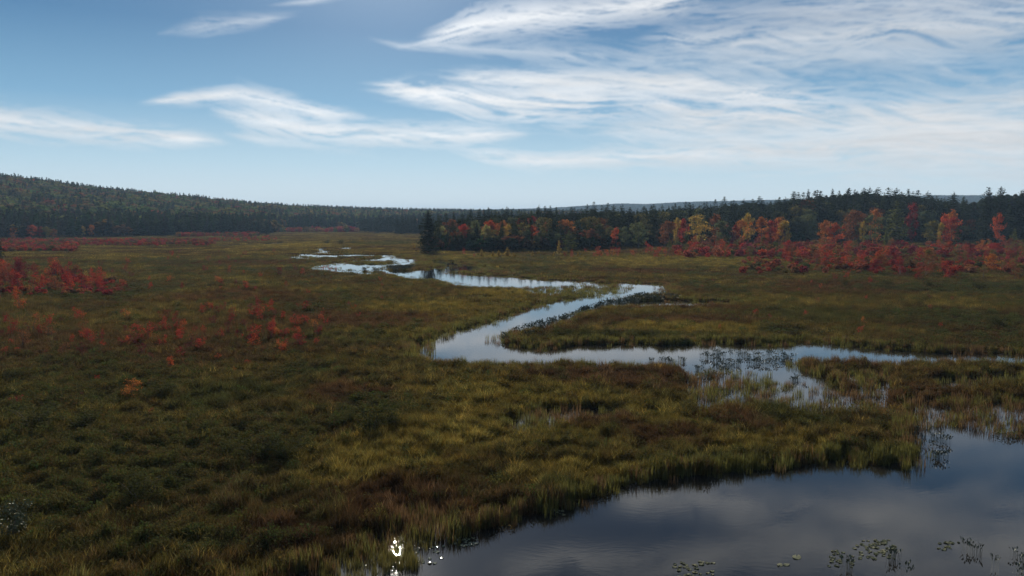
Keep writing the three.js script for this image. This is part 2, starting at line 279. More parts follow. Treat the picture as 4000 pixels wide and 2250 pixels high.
function leafy(R, n, radius, h, size) {                            // a low heath bushlet
  const f = new Faces();
  for (let i = 0; i < n; i++) { const a = R() * 2 * PI, q = sqrt(R()), top = h * sqrt(max(0.05, 1 - q * q * 0.8)); randLeaf(f, R, [cos(a) * q * radius, top * (0.25 + 0.75 * R()), sin(a) * q * radius], size * (0.6 + 0.8 * R()), tone(R, 0.35, 0.12)); }
  return f.geo();
}
class Scatter {
  constructor(name, label, geos, material) { this.sets = geos.map((g) => ({ g, m: [], c: [] })); this.name = name; this.label = label; this.mat = material; this.k = 0; }
  put(x, y, z, s, sy, turn, col) { const e = this.sets[this.k++ % this.sets.length], c = cos(turn) * s, w = sin(turn) * s; e.m.push(c, 0, -w, 0, 0, sy, 0, 0, w, 0, c, 0, x, y, z, 1); e.c.push(col[0], col[1], col[2]); }
  done() {
    for (const e of this.sets) {
      const n = e.c.length / 3; if (!n) continue;
      const im = lit(new THREE.InstancedMesh(e.g, this.mat, n)); im.instanceMatrix.array.set(e.m); im.instanceColor = new THREE.InstancedBufferAttribute(new Float32Array(e.c), 3);
      im.name = numbered(this.name); im.userData.kind = 'stuff'; im.userData.label = this.label; scene.add(im);
    }
  }
}
// patches of plant cover that differ in colour: [x, y, half width, half depth in survey pixels, kind]
const OL = 0, RU = 1, GR = 2, DK = 3, patches = [
  [1930, 1540, 170, 60, OL], [1700, 1700, 300, 90, OL], [1450, 1850, 260, 90, OL], [2280, 1870, 250, 50, OL], [2700, 1292, 330, 22, OL], [1650, 1220, 260, 40, OL], [2600, 1020, 420, 24, OL], [1850, 1005, 180, 10, OL], [2000, 1150, 200, 16, OL], [1300, 1790, 140, 50, OL], [3000, 1760, 250, 40, OL], [1150, 960, 160, 10, OL], [1060, 1040, 120, 10, OL],
  [2450, 1490, 480, 50, RU], [2300, 1650, 260, 50, RU], [2550, 1720, 260, 45, RU], [1560, 1980, 260, 80, RU], [2800, 1258, 260, 14, RU], [1480, 1260, 300, 36, RU], [3400, 1428, 320, 20, RU], [3500, 1560, 300, 45, RU], [900, 1160, 300, 30, RU], [1100, 2120, 250, 60, RU], [3300, 1120, 400, 30, RU], [2700, 1210, 260, 10, RU], [2900, 1660, 200, 40, RU], [1350, 1560, 200, 40, RU], [2500, 1060, 300, 10, RU], [1000, 1030, 200, 12, RU],
  [1250, 1330, 300, 40, GR], [2250, 1940, 120, 30, GR], [2800, 1820, 300, 30, GR], [3100, 1640, 180, 40, GR], [2500, 1330, 400, 16, GR], [3200, 1240, 250, 30, GR], [1500, 950, 120, 8, GR], [3500, 1800, 150, 50, GR], [900, 1560, 220, 60, GR],
  [1450, 1610, 130, 55, DK], [1050, 1720, 230, 60, DK], [640, 1530, 70, 30, DK], [180, 1600, 220, 70, DK], [560, 1900, 200, 60, DK], [3060, 1300, 90, 20, DK], [3720, 1250, 200, 30, DK], [250, 2000, 260, 80, DK], [420, 1150, 240, 24, DK], [3750, 1130, 300, 16, DK], [700, 2150, 300, 60, DK], [300, 1430, 160, 30, DK], [1180, 1470, 120, 30, DK],
  [450, 1820, 620, 230, DK, 0.55], [650, 1330, 620, 120, RU, 0.5], [3600, 1560, 400, 120, RU, 0.5], [300, 1520, 420, 80, DK, 0.45],
].map(([x, y, rx, ry, k, s = 1]) => { const [cx, cz] = G(x, y), n = G(x, y + ry), f = G(x, y - ry); return { cx, cz, ax: rx / F * hypot(cx, cz), az: abs(f[1] - n[1]) / 2, k, s }; });
const TINT = [[0.235, 0.175, 0.04], [0.105, 0.055, 0.027], [0.075, 0.075, 0.023], [0.048, 0.046, 0.02]];
function cover(x, z) {                                             // weights of the four kinds of cover at a place
  const a = fbm(x * 0.02 + 4, z * 0.02, 4), b = fbm(x * 0.022 - 9, z * 0.022 + 5, 4), s = n2(x * 0.25, z * 0.25), w = [0.32 + a * 0.8, 0.34 - a * 0.6 + b * 0.4, 0.26 + b * 0.7, 0.1 + max(0, -b - 0.1) * 0.9];
  for (const p of patches) { const dx = (x - p.cx) / p.ax, dz = (z - p.cz) / p.az; if (dx * dx + dz * dz < 4) { const e = p.s * (1 - smooth(0.5, 1.35, hypot(dx, dz) + 0.35 * s + 0.3 * a)); if (e > 0) for (let i = 0; i < 4; i++) w[i] = lerp(w[i], i === p.k ? 1.1 : 0.06, e); } }
  return w.map((v) => max(v, 0.01));
}
const pick = (R, w) => { let t = R() * (w[0] + w[1] + w[2] + w[3]); for (let i = 0; i < 4; i++) { t -= w[i]; if (t < 0) return i; } return 0; };
function mixTint(R, w, k) { let s = 0; const c = [0, 0, 0]; for (let i = 0; i < 4; i++) { s += w[i]; for (let j = 0; j < 3; j++) c[j] += w[i] * TINT[i][j]; } const v = 0.5 + 0.9 * R() * R(), h = 1 + (R() - 0.5) * 0.3; return [lerp(c[0] / s, TINT[k][0], 0.5) * v * h, lerp(c[1] / s, TINT[k][1], 0.5) * v, lerp(c[2] / s, TINT[k][2], 0.5) * v / h]; }
{
  const R = mulberry(77), grass = leafMat(1, 1, 1, 0.45);
  const mk = (n, ...a) => Array.from({ length: n }, () => clump(R, ...a));
  const near = new Scatter('sedge_grass', 'fine sedge covering the marsh near the pond', mk(4, 30, 0.34, 0.35, 0.85, 0.026, 0.55), grass);
  const mid = new Scatter('sedge_meadow', 'olive and russet sedge meadow beside the creek', mk(4, 36, 0.62, 0.4, 0.85, 0.045, 0.5, 1), grass);
  const far = new Scatter('marsh_meadow', 'broad open sedge meadow across the middle of the marsh', mk(4, 40, 1.25, 0.22, 0.6, 0.09, 0.5, 1), grass);
  const back = new Scatter('distant_meadow', 'far flat meadow before the wooded hill', mk(3, 44, 3.0, 0.2, 0.55, 0.25, 0.5, 1), grass);
  const reed = new Scatter('reed_bed', 'upright green reeds along the water edges', mk(4, 26, 0.4, 0.7, 1.35, 0.028, 0.14), grass);
  const heath = new Scatter('heath_cover', 'low dark leafy heath growing among the sedge', [0, 1, 2].map(() => leafy(R, 150, 0.55, 0.7, 0.05)), leafMat(1, 1, 1, 0.3, { specularIntensity: 0.06 }));
  const rings = [[30, 62, 16], [62, 110, 7.5], [110, 190, 3.4], [190, 360, 1.25], [360, 620, 0.34], [620, 1150, 0.09]], AZ = 40;
  rings.forEach(([r0, r1, dens], ri) => {
    const n = floor(dens * (r1 * r1 - r0 * r0) * AZ * D);
    for (let i = 0; i < n; i++) {
      const r = sqrt(lerp(r0 * r0, r1 * r1, R())), a = (R() * 2 - 1) * AZ, x = r * sin(a * D), z = -r * cos(a * D);
      const f0 = a > -6.6 ? table(front, a) : 1e9; if (r > f0 + 15 || r > lerp(table(foot, a), 1e5, a > -1 ? 1 : 0) + 20) continue;
      const d = water(x, z), fl = flood(x, z), u = R(), gap = n2(x * 0.42, z * 0.42) * 0.5 + n2(x * 1.3, z * 1.3) * 0.35;
      const edge = clamp(r / 130, 0.35, 2.5);
      if (d < -edge * 0.9 && (d < -edge * 3.2 || u > 0.1 + gap * 0.25)) continue;
      const shore = d < edge * 1.6;
      if (d < 0 && u > 0.5 + gap) continue;
      if (fl[0] < 0 && u > fl[1] * 0.55 + gap * 0.8) continue;
      const y = land(x, z, d, fl), lump = n2(x * 0.16, z * 0.16) * 0.3 + n2(x * 0.5, z * 0.5) * 0.52, turn = R() * 2 * PI, w = cover(x, z), k = pick(R, w), sp = 1 + 0.32 * n2(x * 0.37 + 40, z * 0.37) + 0.2 * n2(x * 0.07, z * 0.07 + 9), col = mixTint(R, w, k).map((c) => c * sp), hs = clamp(0.9 + lump, 0.35, 1.6);
      if ((shore || fl[0] < 0) && ri < 4 && R() < 0.75) { const g = lerp(0.85, 1.2, R()); reed.put(x, max(y, -0.25), z, (0.8 + 0.5 * R()) * [0.8, 1, 1.4, 2][ri], (0.8 + 0.45 * R()) * (0.9 + lump * 0.5) * [0.8, 0.85, 0.68, 0.5][ri], turn, k === RU ? [0.12 * g, 0.072 * g, 0.034 * g] : [0.115 * g, 0.108 * g, 0.03 * g]); continue; }
      if (k === DK && ri < 4 && R() < 0.75) { heath.put(x, y, z, (0.8 + 0.8 * R()) * [0.8, 1, 1.5, 2.2][ri], hs * (0.9 + 0.5 * R()), turn, [0.085 * (0.7 + 0.6 * R()), 0.078 * (0.8 + 0.4 * R()), 0.022]); continue; }
      [near, near, mid, far, back, back][ri].put(x, y, z, [1, 1.3, 1, 1, 0.75, 1.3][ri] * (0.8 + 0.5 * R()), hs * (0.8 + 0.4 * R()), turn, col);
    }
  });
  for (let i = 0; i < 120; i++) { const px = 1250 + 420 * R(), [x, z] = G(px, lerp(2120, 2240, R()) + (1540 - px) * 0.22), g = 0.85 + 0.35 * R(); reed.put(x, -0.2, z, 0.3 + 0.25 * R(), 0.4 + 0.35 * R(), R() * 6.3, [0.115 * g, 0.1 * g, 0.03 * g]); }   // sparse reeds in the shallows under the sun
  for (let i = 0; i < 75; i++) { const [x, z] = G(1480 + 150 * R(), 2160 + 75 * R()), g = 0.85 + 0.35 * R(); reed.put(x, -0.15, z, 0.25 + 0.25 * R(), 0.4 + 0.35 * R(), R() * 6.3, [0.115 * g, 0.1 * g, 0.03 * g]); }
  [near, mid, far, back, reed, heath].forEach((s) => s.done());
}

// ------------------------------------------------------------------ trees: prototypes with a trunk (and limbs) and a crown of many small faces
const BARK = mat(0.085, 0.07, 0.055, 0.95), PALEBARK = mat(0.3, 0.28, 0.24, 0.9);
function needleTree(R, o) {                                        // unit height; o: shape of the crown
  const t = new Faces(), f = new Faces(), bark = () => tone(R, 0.2, 0.05), bend = (R() - 0.5) * 0.02;
  for (let i = 0; i < 6; i++) t.limb([bend * (i / 6) ** 2, i / 6 * 0.97 - (i ? 0 : 0.02), 0], [bend * ((i + 1) / 6) ** 2, (i + 1) / 6 * 0.97, 0], o.girth * (1 - i / 6.5), o.girth * (1 - (i + 1) / 6.5), bark(), 6);
  const side = R() * 2 * PI;
  for (let h = o.from; h < 0.985; h += o.step * (0.7 + 0.6 * R())) {
    const q = (h - o.from) / (1 - o.from), n = h > 0.93 ? 4 : o.per + floor(R() * 2), a0 = R() * 2 * PI;
    for (let b = 0; b < n; b++) {
      if (R() < o.gaps * (1 - q)) continue;
      const a = a0 + b / n * 2 * PI + (R() - 0.5) * 0.7, L = o.wide * o.profile(q) * (0.55 + 0.65 * R()) * (1 + o.lop * cos(a - side)), rise = lerp(o.low, o.high, q) + (R() - 0.5) * 0.18;
      const bx = cos(a), bz = sin(a), at = (s) => [bx * L * s, h + L * (rise * s + o.tip * s * s), bz * L * s];
      t.limb(at(0), at(0.75), 0.004 * (1.2 - q), 0.0015, bark(), 3);
      const m = max(2, Math.round(o.sprays * (0.5 + L / o.wide * 0.7)));
      for (let k = 0; k < m; k++) {
        const s = lerp(h > 0.8 ? 0.1 : o.bare, 1, (k + R()) / m), p = at(s), sz = o.size * (0.6 + 0.7 * R()) * (1.15 - 0.4 * s) * lerp(1.1, 0.42, smooth(0.55, 1, h));
        for (let j = 0; j < o.faces; j++) { const w = sz * 1.1; randLeaf(f, R, [p[0] + (R() - 0.5) * w * 1.6, p[1] + (R() - 0.5) * w * 0.7, p[2] + (R() - 0.5) * w * 1.6], sz * (0.6 + 0.6 * R()), tone(R, 0.3, 0.08), o.flat); }
      }
    }
  }
  for (let k = 0; k < 8; k++) randLeaf(f, R, [bend + (R() - 0.5) * 0.012, 0.93 + 0.075 * R(), (R() - 0.5) * 0.012], o.size * 0.3, tone(R, 0.3));
  return { trunk: t.geo(), crown: f.geo() };
}
const pineShape = (R) => ({ girth: 0.011, from: 0.06 + 0.1 * R(), step: 0.037, per: 4, gaps: 0.2, wide: 0.25 + 0.05 * R(), lop: 0.2, low: -0.08, high: 0.4, tip: 0.14, bare: 0.2, sprays: 6, faces: 2, size: 0.031, flat: 0.55, profile: (q) => pow(max(0, 1 - q), 0.85) * (0.72 + 0.28 * smooth(0, 0.25, q)) + 0.018 });
const grandShape = () => ({ girth: 0.013, from: 0.05, step: 0.03, per: 5, gaps: 0.06, wide: 0.27, lop: 0.12, low: -0.12, high: 0.45, tip: 0.14, bare: 0.12, sprays: 7, faces: 2, size: 0.03, flat: 0.5, profile: (q) => pow(max(0, 1 - q), 0.55) * (0.8 + 0.2 * smooth(0, 0.2, q)) + 0.015 });
const spruceShape = (R) => ({ girth: 0.012, from: 0.04, step: 0.03, per: 5, gaps: 0.1, wide: 0.17 + 0.04 * R(), lop: 0.08, low: -0.3, high: 0.35, tip: 0.06, bare: 0.15, sprays: 4, faces: 2, size: 0.033, flat: 0.4, profile: (q) => 0.08 + 0.92 * pow(1 - q, 0.9) });
const tamarackShape = (R) => ({ girth: 0.014, from: 0.08, step: 0.05, per: 4, gaps: 0.15, wide: 0.22, lop: 0.1, low: 0.05, high: 0.6, tip: 0.1, bare: 0.12, sprays: 5, faces: 3, size: 0.034, flat: 0.1, profile: (q) => 0.12 + 0.88 * pow(1 - q, 0.8) });

function leafTree(R, o) {                                          // unit height
  const t = new Faces(), f = new Faces(), bark = () => tone(R, 0.2, 0.05), ends = [];
  for (let s = 0; s < o.stems; s++) {
    const a = R() * 2 * PI, sp = o.stems > 1 ? o.splay * (0.4 + 0.6 * R()) : 0.03, top = [cos(a) * sp, o.stems > 1 ? 0.6 + 0.35 * R() : 0.86, sin(a) * sp], foot = [cos(a) * 0.02 * (o.stems - 1), -0.02, sin(a) * 0.02 * (o.stems - 1)], g = o.girth / sqrt(o.stems);
    const on = (k) => [lerp(foot[0], top[0], k * k), lerp(foot[1], top[1], k), lerp(foot[2], top[2], k * k)];
    for (let i = 0; i < 4; i++) t.limb(on(i / 4), on((i + 1) / 4), g * (1 - i / 4.6), g * (1 - (i + 1) / 4.6), bark(), 5);
    ends.push([on(1), 0.7]);
    for (let b = 0; b < o.limbs; b++) {
      const k = lerp(o.from, 0.97, (b + R()) / o.limbs), p = on(k), q = (k - o.from) / (1 - o.from), c = a + R() * 2 * PI, L = o.wide * (0.45 + 0.75 * R()) * o.profile(q), e = [p[0] + cos(c) * L, p[1] + L * lerp(0.35, 1.1, q) * (0.6 + 0.7 * R()), p[2] + sin(c) * L];
      if (e[1] > 1) e[1] = 0.96 + 0.04 * R();
      t.limb(p, e, g * 0.4 * (1.1 - k), g * 0.08, bark(), 3); ends.push([e, 1], [[lerp(p[0], e[0], 0.6), lerp(p[1], e[1], 0.6), lerp(p[2], e[2], 0.6)], 0.6]);
    }
  }
  for (const [e, w] of ends) {
    const n = Math.round(o.leaves / ends.length * w * (0.5 + R()) * 1.2), r = o.puff * (0.6 + 0.7 * R());
    const k0 = tone(R, 0.16, 0.12);
    for (let i = 0; i < n; i++) { const d = randDir(R), q = r * pow(R(), 0.5), k = tone(R, 0.3, 0.14); randLeaf(f, R, [e[0] + d[0] * q, max(0.03, e[1] + d[1] * q * o.squash), e[2] + d[2] * q], o.size * (0.6 + 0.8 * R()), [k[0] * k0[0], k[1] * k0[1], k[2] * k0[2]], 0.15); }
  }
  return { trunk: t.geo(), crown: f.geo() };
}
const mapleShape = { stems: 1, splay: 0, girth: 0.016, limbs: 18, from: 0.2, wide: 0.3, leaves: 1750, puff: 0.12, squash: 0.75, size: 0.02, profile: (q) => 0.55 + 0.6 * sin(PI * clamp(q + 0.1)) - 0.5 * q * q };
const youngShape = { stems: 2, splay: 0.14, girth: 0.016, limbs: 13, from: 0.14, wide: 0.23, leaves: 760, puff: 0.115, squash: 0.9, size: 0.018, profile: (q) => 1 - 0.5 * q };
const scrubShape = { stems: 4, splay: 0.3, girth: 0.03, limbs: 6, from: 0.25, wide: 0.26, leaves: 430, puff: 0.13, squash: 0.85, size: 0.024, profile: (q) => 1 - 0.4 * q };
const bushShape = { stems: 9, splay: 0.75, girth: 0.05, limbs: 5, from: 0.2, wide: 0.32, leaves: 1700, puff: 0.27, squash: 0.75, size: 0.033, profile: () => 1 };

const RT = mulberry(4242), protos = {
  pine: Array.from({ length: 6 }, () => needleTree(RT, pineShape(RT))), grand: Array.from({ length: 3 }, () => needleTree(RT, grandShape())), spruce: Array.from({ length: 4 }, () => needleTree(RT, spruceShape(RT))), tamarack: Array.from({ length: 3 }, () => needleTree(RT, tamarackShape(RT))),
  maple: Array.from({ length: 5 }, () => leafTree(RT, mapleShape)), young: Array.from({ length: 6 }, () => leafTree(RT, youngShape)), scrub: Array.from({ length: 6 }, () => leafTree(RT, scrubShape)), bush: Array.from({ length: 4 }, () => leafTree(RT, bushShape)),
};
const HUE = {
  pine: leafMat(0.062, 0.075, 0.03, 0.25), darkpine: leafMat(0.042, 0.052, 0.025, 0.2), palepine: leafMat(0.156, 0.162, 0.05, 0.35), oak: leafMat(0.08, 0.085, 0.034, 0.3),
  scarlet: leafMat(0.389, 0.056, 0.037, 0.36), crimson: leafMat(0.247, 0.036, 0.034, 0.34), wine: leafMat(0.144, 0.024, 0.031, 0.32), vermilion: leafMat(0.459, 0.098, 0.04, 0.36), orange: leafMat(0.448, 0.16, 0.045, 0.36), gold: leafMat(0.436, 0.287, 0.063, 0.36), rust: leafMat(0.216, 0.086, 0.041, 0.34), olive: leafMat(0.165, 0.138, 0.046, 0.34), lime: leafMat(0.338, 0.312, 0.098, 0.4), sage: leafMat(0.143, 0.154, 0.066, 0.34), leather: leafMat(0.062, 0.062, 0.018, 0.3, { specularIntensity: 0.05 }), gloss: mat(0.08, 0.085, 0.04, 0.6, { specularIntensity: 0.2 }),
};
const made = new Map();
const marks = [[1700, 'beside the corner pine'], [1890, 'behind the coral and gold maples'], [2100, 'right of the emergent pine'], [2300, 'behind the flame-red maple'], [2480, 'around the rounded grey-green oak'], [2640, 'near the large yellow maple'], [2840, 'behind the glowing orange maple'], [3080, 'behind the coral red maple'], [3380, 'around the large light green pine'], [3600, 'behind the deep red maple'], [3800, 'below the three tallest pines'], [4010, 'at the right picture edge']];
const beside = (px) => marks.reduce((a, m) => (px >= m[0] ? m[1] : a), marks[0][1]);
function plant(name, kind, hue, x, z, h, label, category, group, o = {}) {
  const R = o.R || RT, p = protos[kind][o.v ?? floor(R() * protos[kind].length)], key = kind + hue + protos[kind].indexOf(p);
  let root = made.get(key);
  if (root) root = root.clone(); else {
    root = new THREE.Group();
    const t = lit(new THREE.Mesh(p.trunk, hue === 'lime' ? PALEBARK : BARK)), c = lit(new THREE.Mesh(p.crown, HUE[hue])); t.name = kind === 'bush' || kind === 'scrub' ? 'stems' : 'trunk'; c.name = kind === 'bush' || kind === 'scrub' ? 'foliage' : 'crown';
    root.add(t, c); made.set(key, root.clone());
  }
  root.name = numbered(name); root.userData = {};
  const w = (o.w ?? 1) * (0.9 + 0.2 * R());
  root.position.set(x, (o.y ?? land(x, z)) - 0.02 * h, z); root.scale.set(h * w, h, h * w); root.rotation.set((R() - 0.5) * 0.05, R() * 2 * PI, (R() - 0.5) * 0.05);
  tag(root, label, category, group); scene.add(root);
  return root;
}
// a tree known by where its foot and its top stand in the survey frame
function stand(name, kind, hue, px, topY, footY, label, category, group, o = {}) { const [x, z] = G(px, footY), r = hypot(x, z), y = land(x, z); return plant(name, kind, hue, x, z, max(0.5, tall(px, topY, r) - y), label, category, group, { ...o, y }); }

const line = [[1640, 850], [1720, 842], [1800, 838], [1900, 830], [2000, 828], [2100, 824], [2150, 826], [2300, 820], [2400, 812], [2500, 815], [2600, 806], [2700, 802], [2800, 796], [2850, 784], [2950, 777], [3000, 784], [3080, 772], [3200, 752], [3300, 746], [3390, 738], [3450, 750], [3500, 748], [3650, 766], [3720, 776], [3800, 776], [3850, 752], [3950, 745], [4100, 748], [4400, 750]];      // top of the pine wood against the sky
// ------------------------------------------------------------------ the pine wood on the right
{
  const R = mulberry(901);
  const L = ['front-rank pine of the wood ', 'inner dark pine of the wood ', 'skyline pine of the wood '];
  const rows = [[2, 0.5, 62], [14, 0.66, 56], [30, 0.8, 48], [52, 0.9, 40], [80, 0.97, 34], [115, 1.0, 30]];
  rows.forEach(([off, up, gap], ri) => {
    for (let px = 1700 + R() * 40; px < 4230; px += gap * (0.65 + 0.7 * R())) {
      const az = azOf(px, 950), r = table(front, az) + off + R() * 12, x = r * sin(az * D), z = -r * cos(az * D), y = land(x, z);
      if (px > 3780 && px < 4040 && ri > 2) continue;
      const top = tall(px, table(line, px) - 18 + R() * 18, r) - y;
      const h = clamp(top * up * (ri > 2 ? 0.92 + 0.2 * R() : 0.78 + 0.26 * R()), 9, 36), spr = R() < (ri > 2 ? 0.14 : 0.3);
      if (R() < [0.4, 0.42, 0.36, 0.25, 0.15, 0.08][ri]) { const q = R(), hue = q < 0.36 ? 'oak' : q < 0.6 ? 'sage' : q < 0.8 ? 'olive' : 'rust', w = { oak: 'dark green oak', sage: 'grey-green poplar', olive: 'olive-leaved birch', rust: 'dull rust-brown oak' }[hue]; plant('broadleaf_tree', 'maple', hue, x, z, h * 0.86, w + ' ' + beside(px), 'tree', w + 's ' + beside(px), { R, y, w: 1 + 0.3 * R() }); continue; }
      const lab = ri < 1 ? 0 : ri < 4 ? 1 : 2;
      plant(spr ? 'spruce_tree' : 'pine_tree', spr ? 'spruce' : 'pine', R() < 0.45 ? 'darkpine' : 'pine', x, z, h, (spr ? L[lab].replace('pine', 'spruce') : L[lab]) + beside(px), 'tree', ['front rank', 'inner ranks', 'skyline'][lab] + (spr ? ' spruces ' : ' pines ') + beside(px), { R, y, w: spr ? 1.05 : (ri > 2 ? 1.3 : 1) + 0.45 * R() });
    }
  });
  const solo = (kind, hue, px, top, foot, w, label, v) => stand(kind === 'spruce' ? 'spruce_tree' : kind === 'tamarack' ? 'larch_tree' : 'pine_tree', kind, hue, px, top, foot, label, 'tree', null, { R, w, v });
  solo('grand', 'darkpine', 1672, 817, 986, 1.25, 'tall broad dark pine standing alone at the water-side corner of the wood', 0);
  solo('spruce', 'darkpine', 1749, 893, 978, 0.6, 'slim dark spruce beside the pale yellow birch');
  solo('spruce', 'darkpine', 1768, 925, 984, 1.5, 'squat dark spruce under the orange maple at the corner of the wood');
  solo('pine', 'palepine', 2222, 892, 990, 1.45, 'wide yellow-green young pine in front of the dark wood');
  solo('pine', 'palepine', 3498, 778, 956, 1.25, 'large light green pine lit through its branches, middle of the right wood');
  solo('spruce', 'palepine', 3459, 886, 975, 0.8, 'slim yellow-green spruce rising out of the red maples', 1);
  solo('pine', 'pine', 3740, 876, 970, 1.1, 'open small pine above the red maple stand');
  solo('pine', 'palepine', 3960, 886, 972, 1.0, 'yellow-green young pine below the three tallest pines');
  solo('pine', 'palepine', 2678, 902, 975, 1.1, 'light green sapling pine above the red scrub');
  solo('pine', 'palepine', 2615, 930, 990, 1.0, 'small pale pine among red saplings at the marsh edge');
  solo('pine', 'darkpine', 2106, 797, 955, 0.95, 'lone emergent pine whose ragged top breaks the skyline', 2);
  solo('grand', 'darkpine', 3858, 727, 952, 0.85, 'tall pine, left one of three towering above the wood', 1);
  solo('grand', 'darkpine', 3900, 724, 950, 0.95, 'tallest pine, middle one of three towering above the wood', 2);
  solo('grand', 'darkpine', 3982, 737, 952, 1.0, 'tall pine, right one of three at the picture edge', 0);
  solo('spruce', 'darkpine', -8, 872, 1012, 0.9, 'dark spruce cut by the left picture edge');
  // autumn broadleaf trees, one by one
  const deco = [['lime', 1729, 874, 972, 0.75, 'pale yellow-green birch beside the tall corner pine'], ['orange', 1778, 895, 974, 0.95, 'low orange maple over the squat dark spruce'], ['scarlet', 1813, 866, 968, 0.9, 'red-topped maple at the near end of the wood'], ['rust', 1853, 872, 970, 1.05, 'rust-orange maple next to the red-topped maple'], ['sage', 1858, 851, 962, 0.8, 'pale green poplar behind the rust-orange maple'], ['vermilion', 1914, 851, 964, 0.95, 'coral red maple above the dark gap in the wood'], ['lime', 1898, 869, 968, 0.6, 'pale cream birch in front of the coral maple'], ['orange', 1946, 866, 966, 0.6, 'small round orange crown between dark spruces'], ['orange', 1966, 852, 962, 0.7, 'tall narrow orange maple under the skyline pines'], ['gold', 1986, 866, 968, 0.8, 'golden yellow maple right of the narrow orange one'], ['scarlet', 2035, 843, 958, 0.6, 'small red crown peeping out beneath the skyline'], ['olive', 2042, 858, 968, 1.0, 'olive-gold birch under the small red crown'], ['scarlet', 2080, 833, 956, 0.6, 'bright scarlet maple left of the emergent pine'], ['vermilion', 2082, 871, 968, 0.65, 'orange-red maple below the bright scarlet one'], ['scarlet', 2133, 860, 964, 0.4, 'tiny pink-red crown deep in the dark wood'], ['orange', 2208, 847, 962, 0.9, 'broad orange maple above the wide young pine'], ['scarlet', 2267, 904, 972, 0.7, 'brilliant red maple right of the wide young pine'], ['gold', 2280, 842, 958, 0.6, 'yellow-orange crown high in the wood'], ['rust', 2310, 885, 968, 0.9, 'dull rust-brown maple in the front of the wood'], ['orange', 2340, 933, 976, 1.1, 'low orange maple at the feet of the pines'], ['gold', 2313, 938, 978, 0.7, 'small golden tree beside the low orange maple'], ['vermilion', 2407, 880, 966, 0.65, 'leaning flame-red maple with bare lower trunk'], ['sage', 2493, 857, 964, 1.1, 'rounded grey-green oak amid dark pines'], ['rust', 2610, 852, 962, 1.0, 'deep red-brown oak in the shade of the pines'], ['gold', 2645, 839, 956, 0.5, 'little yellow crown touching a red one'], ['scarlet', 2667, 841, 956, 0.6, 'little red crown touching a yellow one'], ['gold', 2722, 829, 956, 1.0, 'large yellow-green maple standing tall in the wood'], ['rust', 2796, 822, 954, 0.7, 'slender rust-red maple below the skyline'], ['sage', 2816, 850, 958, 1.0, 'round green oak between rust and orange trees'], ['crimson', 2870, 868, 960, 0.6, 'dark red maple left of the tall orange one'], ['orange', 2897, 847, 960, 0.75, 'tall glowing orange maple in the wood front'], ['gold', 2918, 819, 954, 0.55, 'small golden crown just below the skyline'], ['orange', 2973, 835, 956, 0.75, 'orange and green maple beside a red crown'], ['scarlet', 3010, 850, 958, 0.7, 'red maple crown between two orange ones'], ['orange', 3040, 836, 956, 0.75, 'orange maple right of the red crown'], ['gold', 3065, 850, 958, 0.7, 'amber maple hanging over the dark understorey'], ['orange', 3226, 849, 962, 0.7, 'yellow-orange maple rising behind the red stand'], ['vermilion', 3260, 859, 962, 0.9, 'coral red maple paired with the yellow-orange one'], ['rust', 3333, 806, 954, 0.95, 'brown-olive oak high in the wood'], ['orange', 3414, 803, 952, 0.5, 'small orange crown on top of a green oak'], ['sage', 3398, 822, 954, 1.0, 'grey-green oak below the small orange crown'], ['gold', 3369, 852, 958, 0.4, 'small dull gold tree in deep shade'], ['crimson', 3563, 778, 950, 0.4, 'tiny dark red crown close to the skyline'], ['vermilion', 3684, 821, 954, 0.6, 'orange-red maple left of the deep red crown'], ['scarlet', 3714, 837, 956, 0.75, 'deep red rounded maple in the right wood'], ['gold', 3672, 859, 960, 0.45, 'small gold tree under the orange-red maple'], ['orange', 3716, 803, 952, 0.5, 'little orange crown above the deep red maple'], ['vermilion', 3905, 819, 956, 0.5, 'narrow red maple in front of the three tall pines'], ['olive', 3640, 850, 958, 1.0, 'dull green oak left of the small gold tree'], ['rust', 2180, 900, 972, 0.6, 'thin yellow-brown tree left of the wide young pine'], ['orange', 60, 884, 932, 1.2, 'orange-red maple at the foot of the hill near the left edge'], ['vermilion', 125, 873, 932, 1.1, 'rounded red-orange maple under the left hill'], ['crimson', 160, 879, 932, 1.1, 'dark red maple touching a yellow-green one under the hill'], ['olive', 182, 880, 932, 1.0, 'yellow-green maple touching a dark red one under the hill'], ['rust', 210, 890, 931, 1.2, 'low rust-brown maple beside the yellow-green one under the hill'], ['rust', 50, 905, 938, 1.3, 'low orange-brown thicket tree at the left marsh edge'], ['orange', 358, 873, 928, 0.7, 'single orange crown in the dark spruces under the hill'], ['gold', 325, 878, 928, 0.6, 'small yellow-brown crown in the dark spruces under the hill']];
  for (const [hue, px, top, foot, w, label] of deco) { const az = azOf(px, 950), near = px > 1700 && foot < 970 ? foot + 9 : foot; stand('autumn_tree', 'maple', hue, px, top, near, label, 'tree', null, { R, w: w * 1.05 }); }
  // grove left of the corner pine, far across the pools
  for (let i = 0; i < 34; i++) { const px = 1402 + 250 * ((i + R()) / 34), foot = lerp(910, 919, (px - 1400) / 250) - R() * 8, top = table([[1395, 868], [1425, 845], [1460, 838], [1520, 836], [1600, 836], [1660, 834]], px) + R() * 14; stand('spruce_tree', R() < 0.6 ? 'spruce' : 'pine', 'darkpine', px, top, foot, 'dark conifer of the far grove, ' + ['pool-side end', 'left middle', 'centre', 'right middle', 'behind the corner pine'][floor(i / 7)], 'tree', 'conifers of the far grove ' + floor(i / 7), { R, w: 0.85 + 0.35 * R() }); }
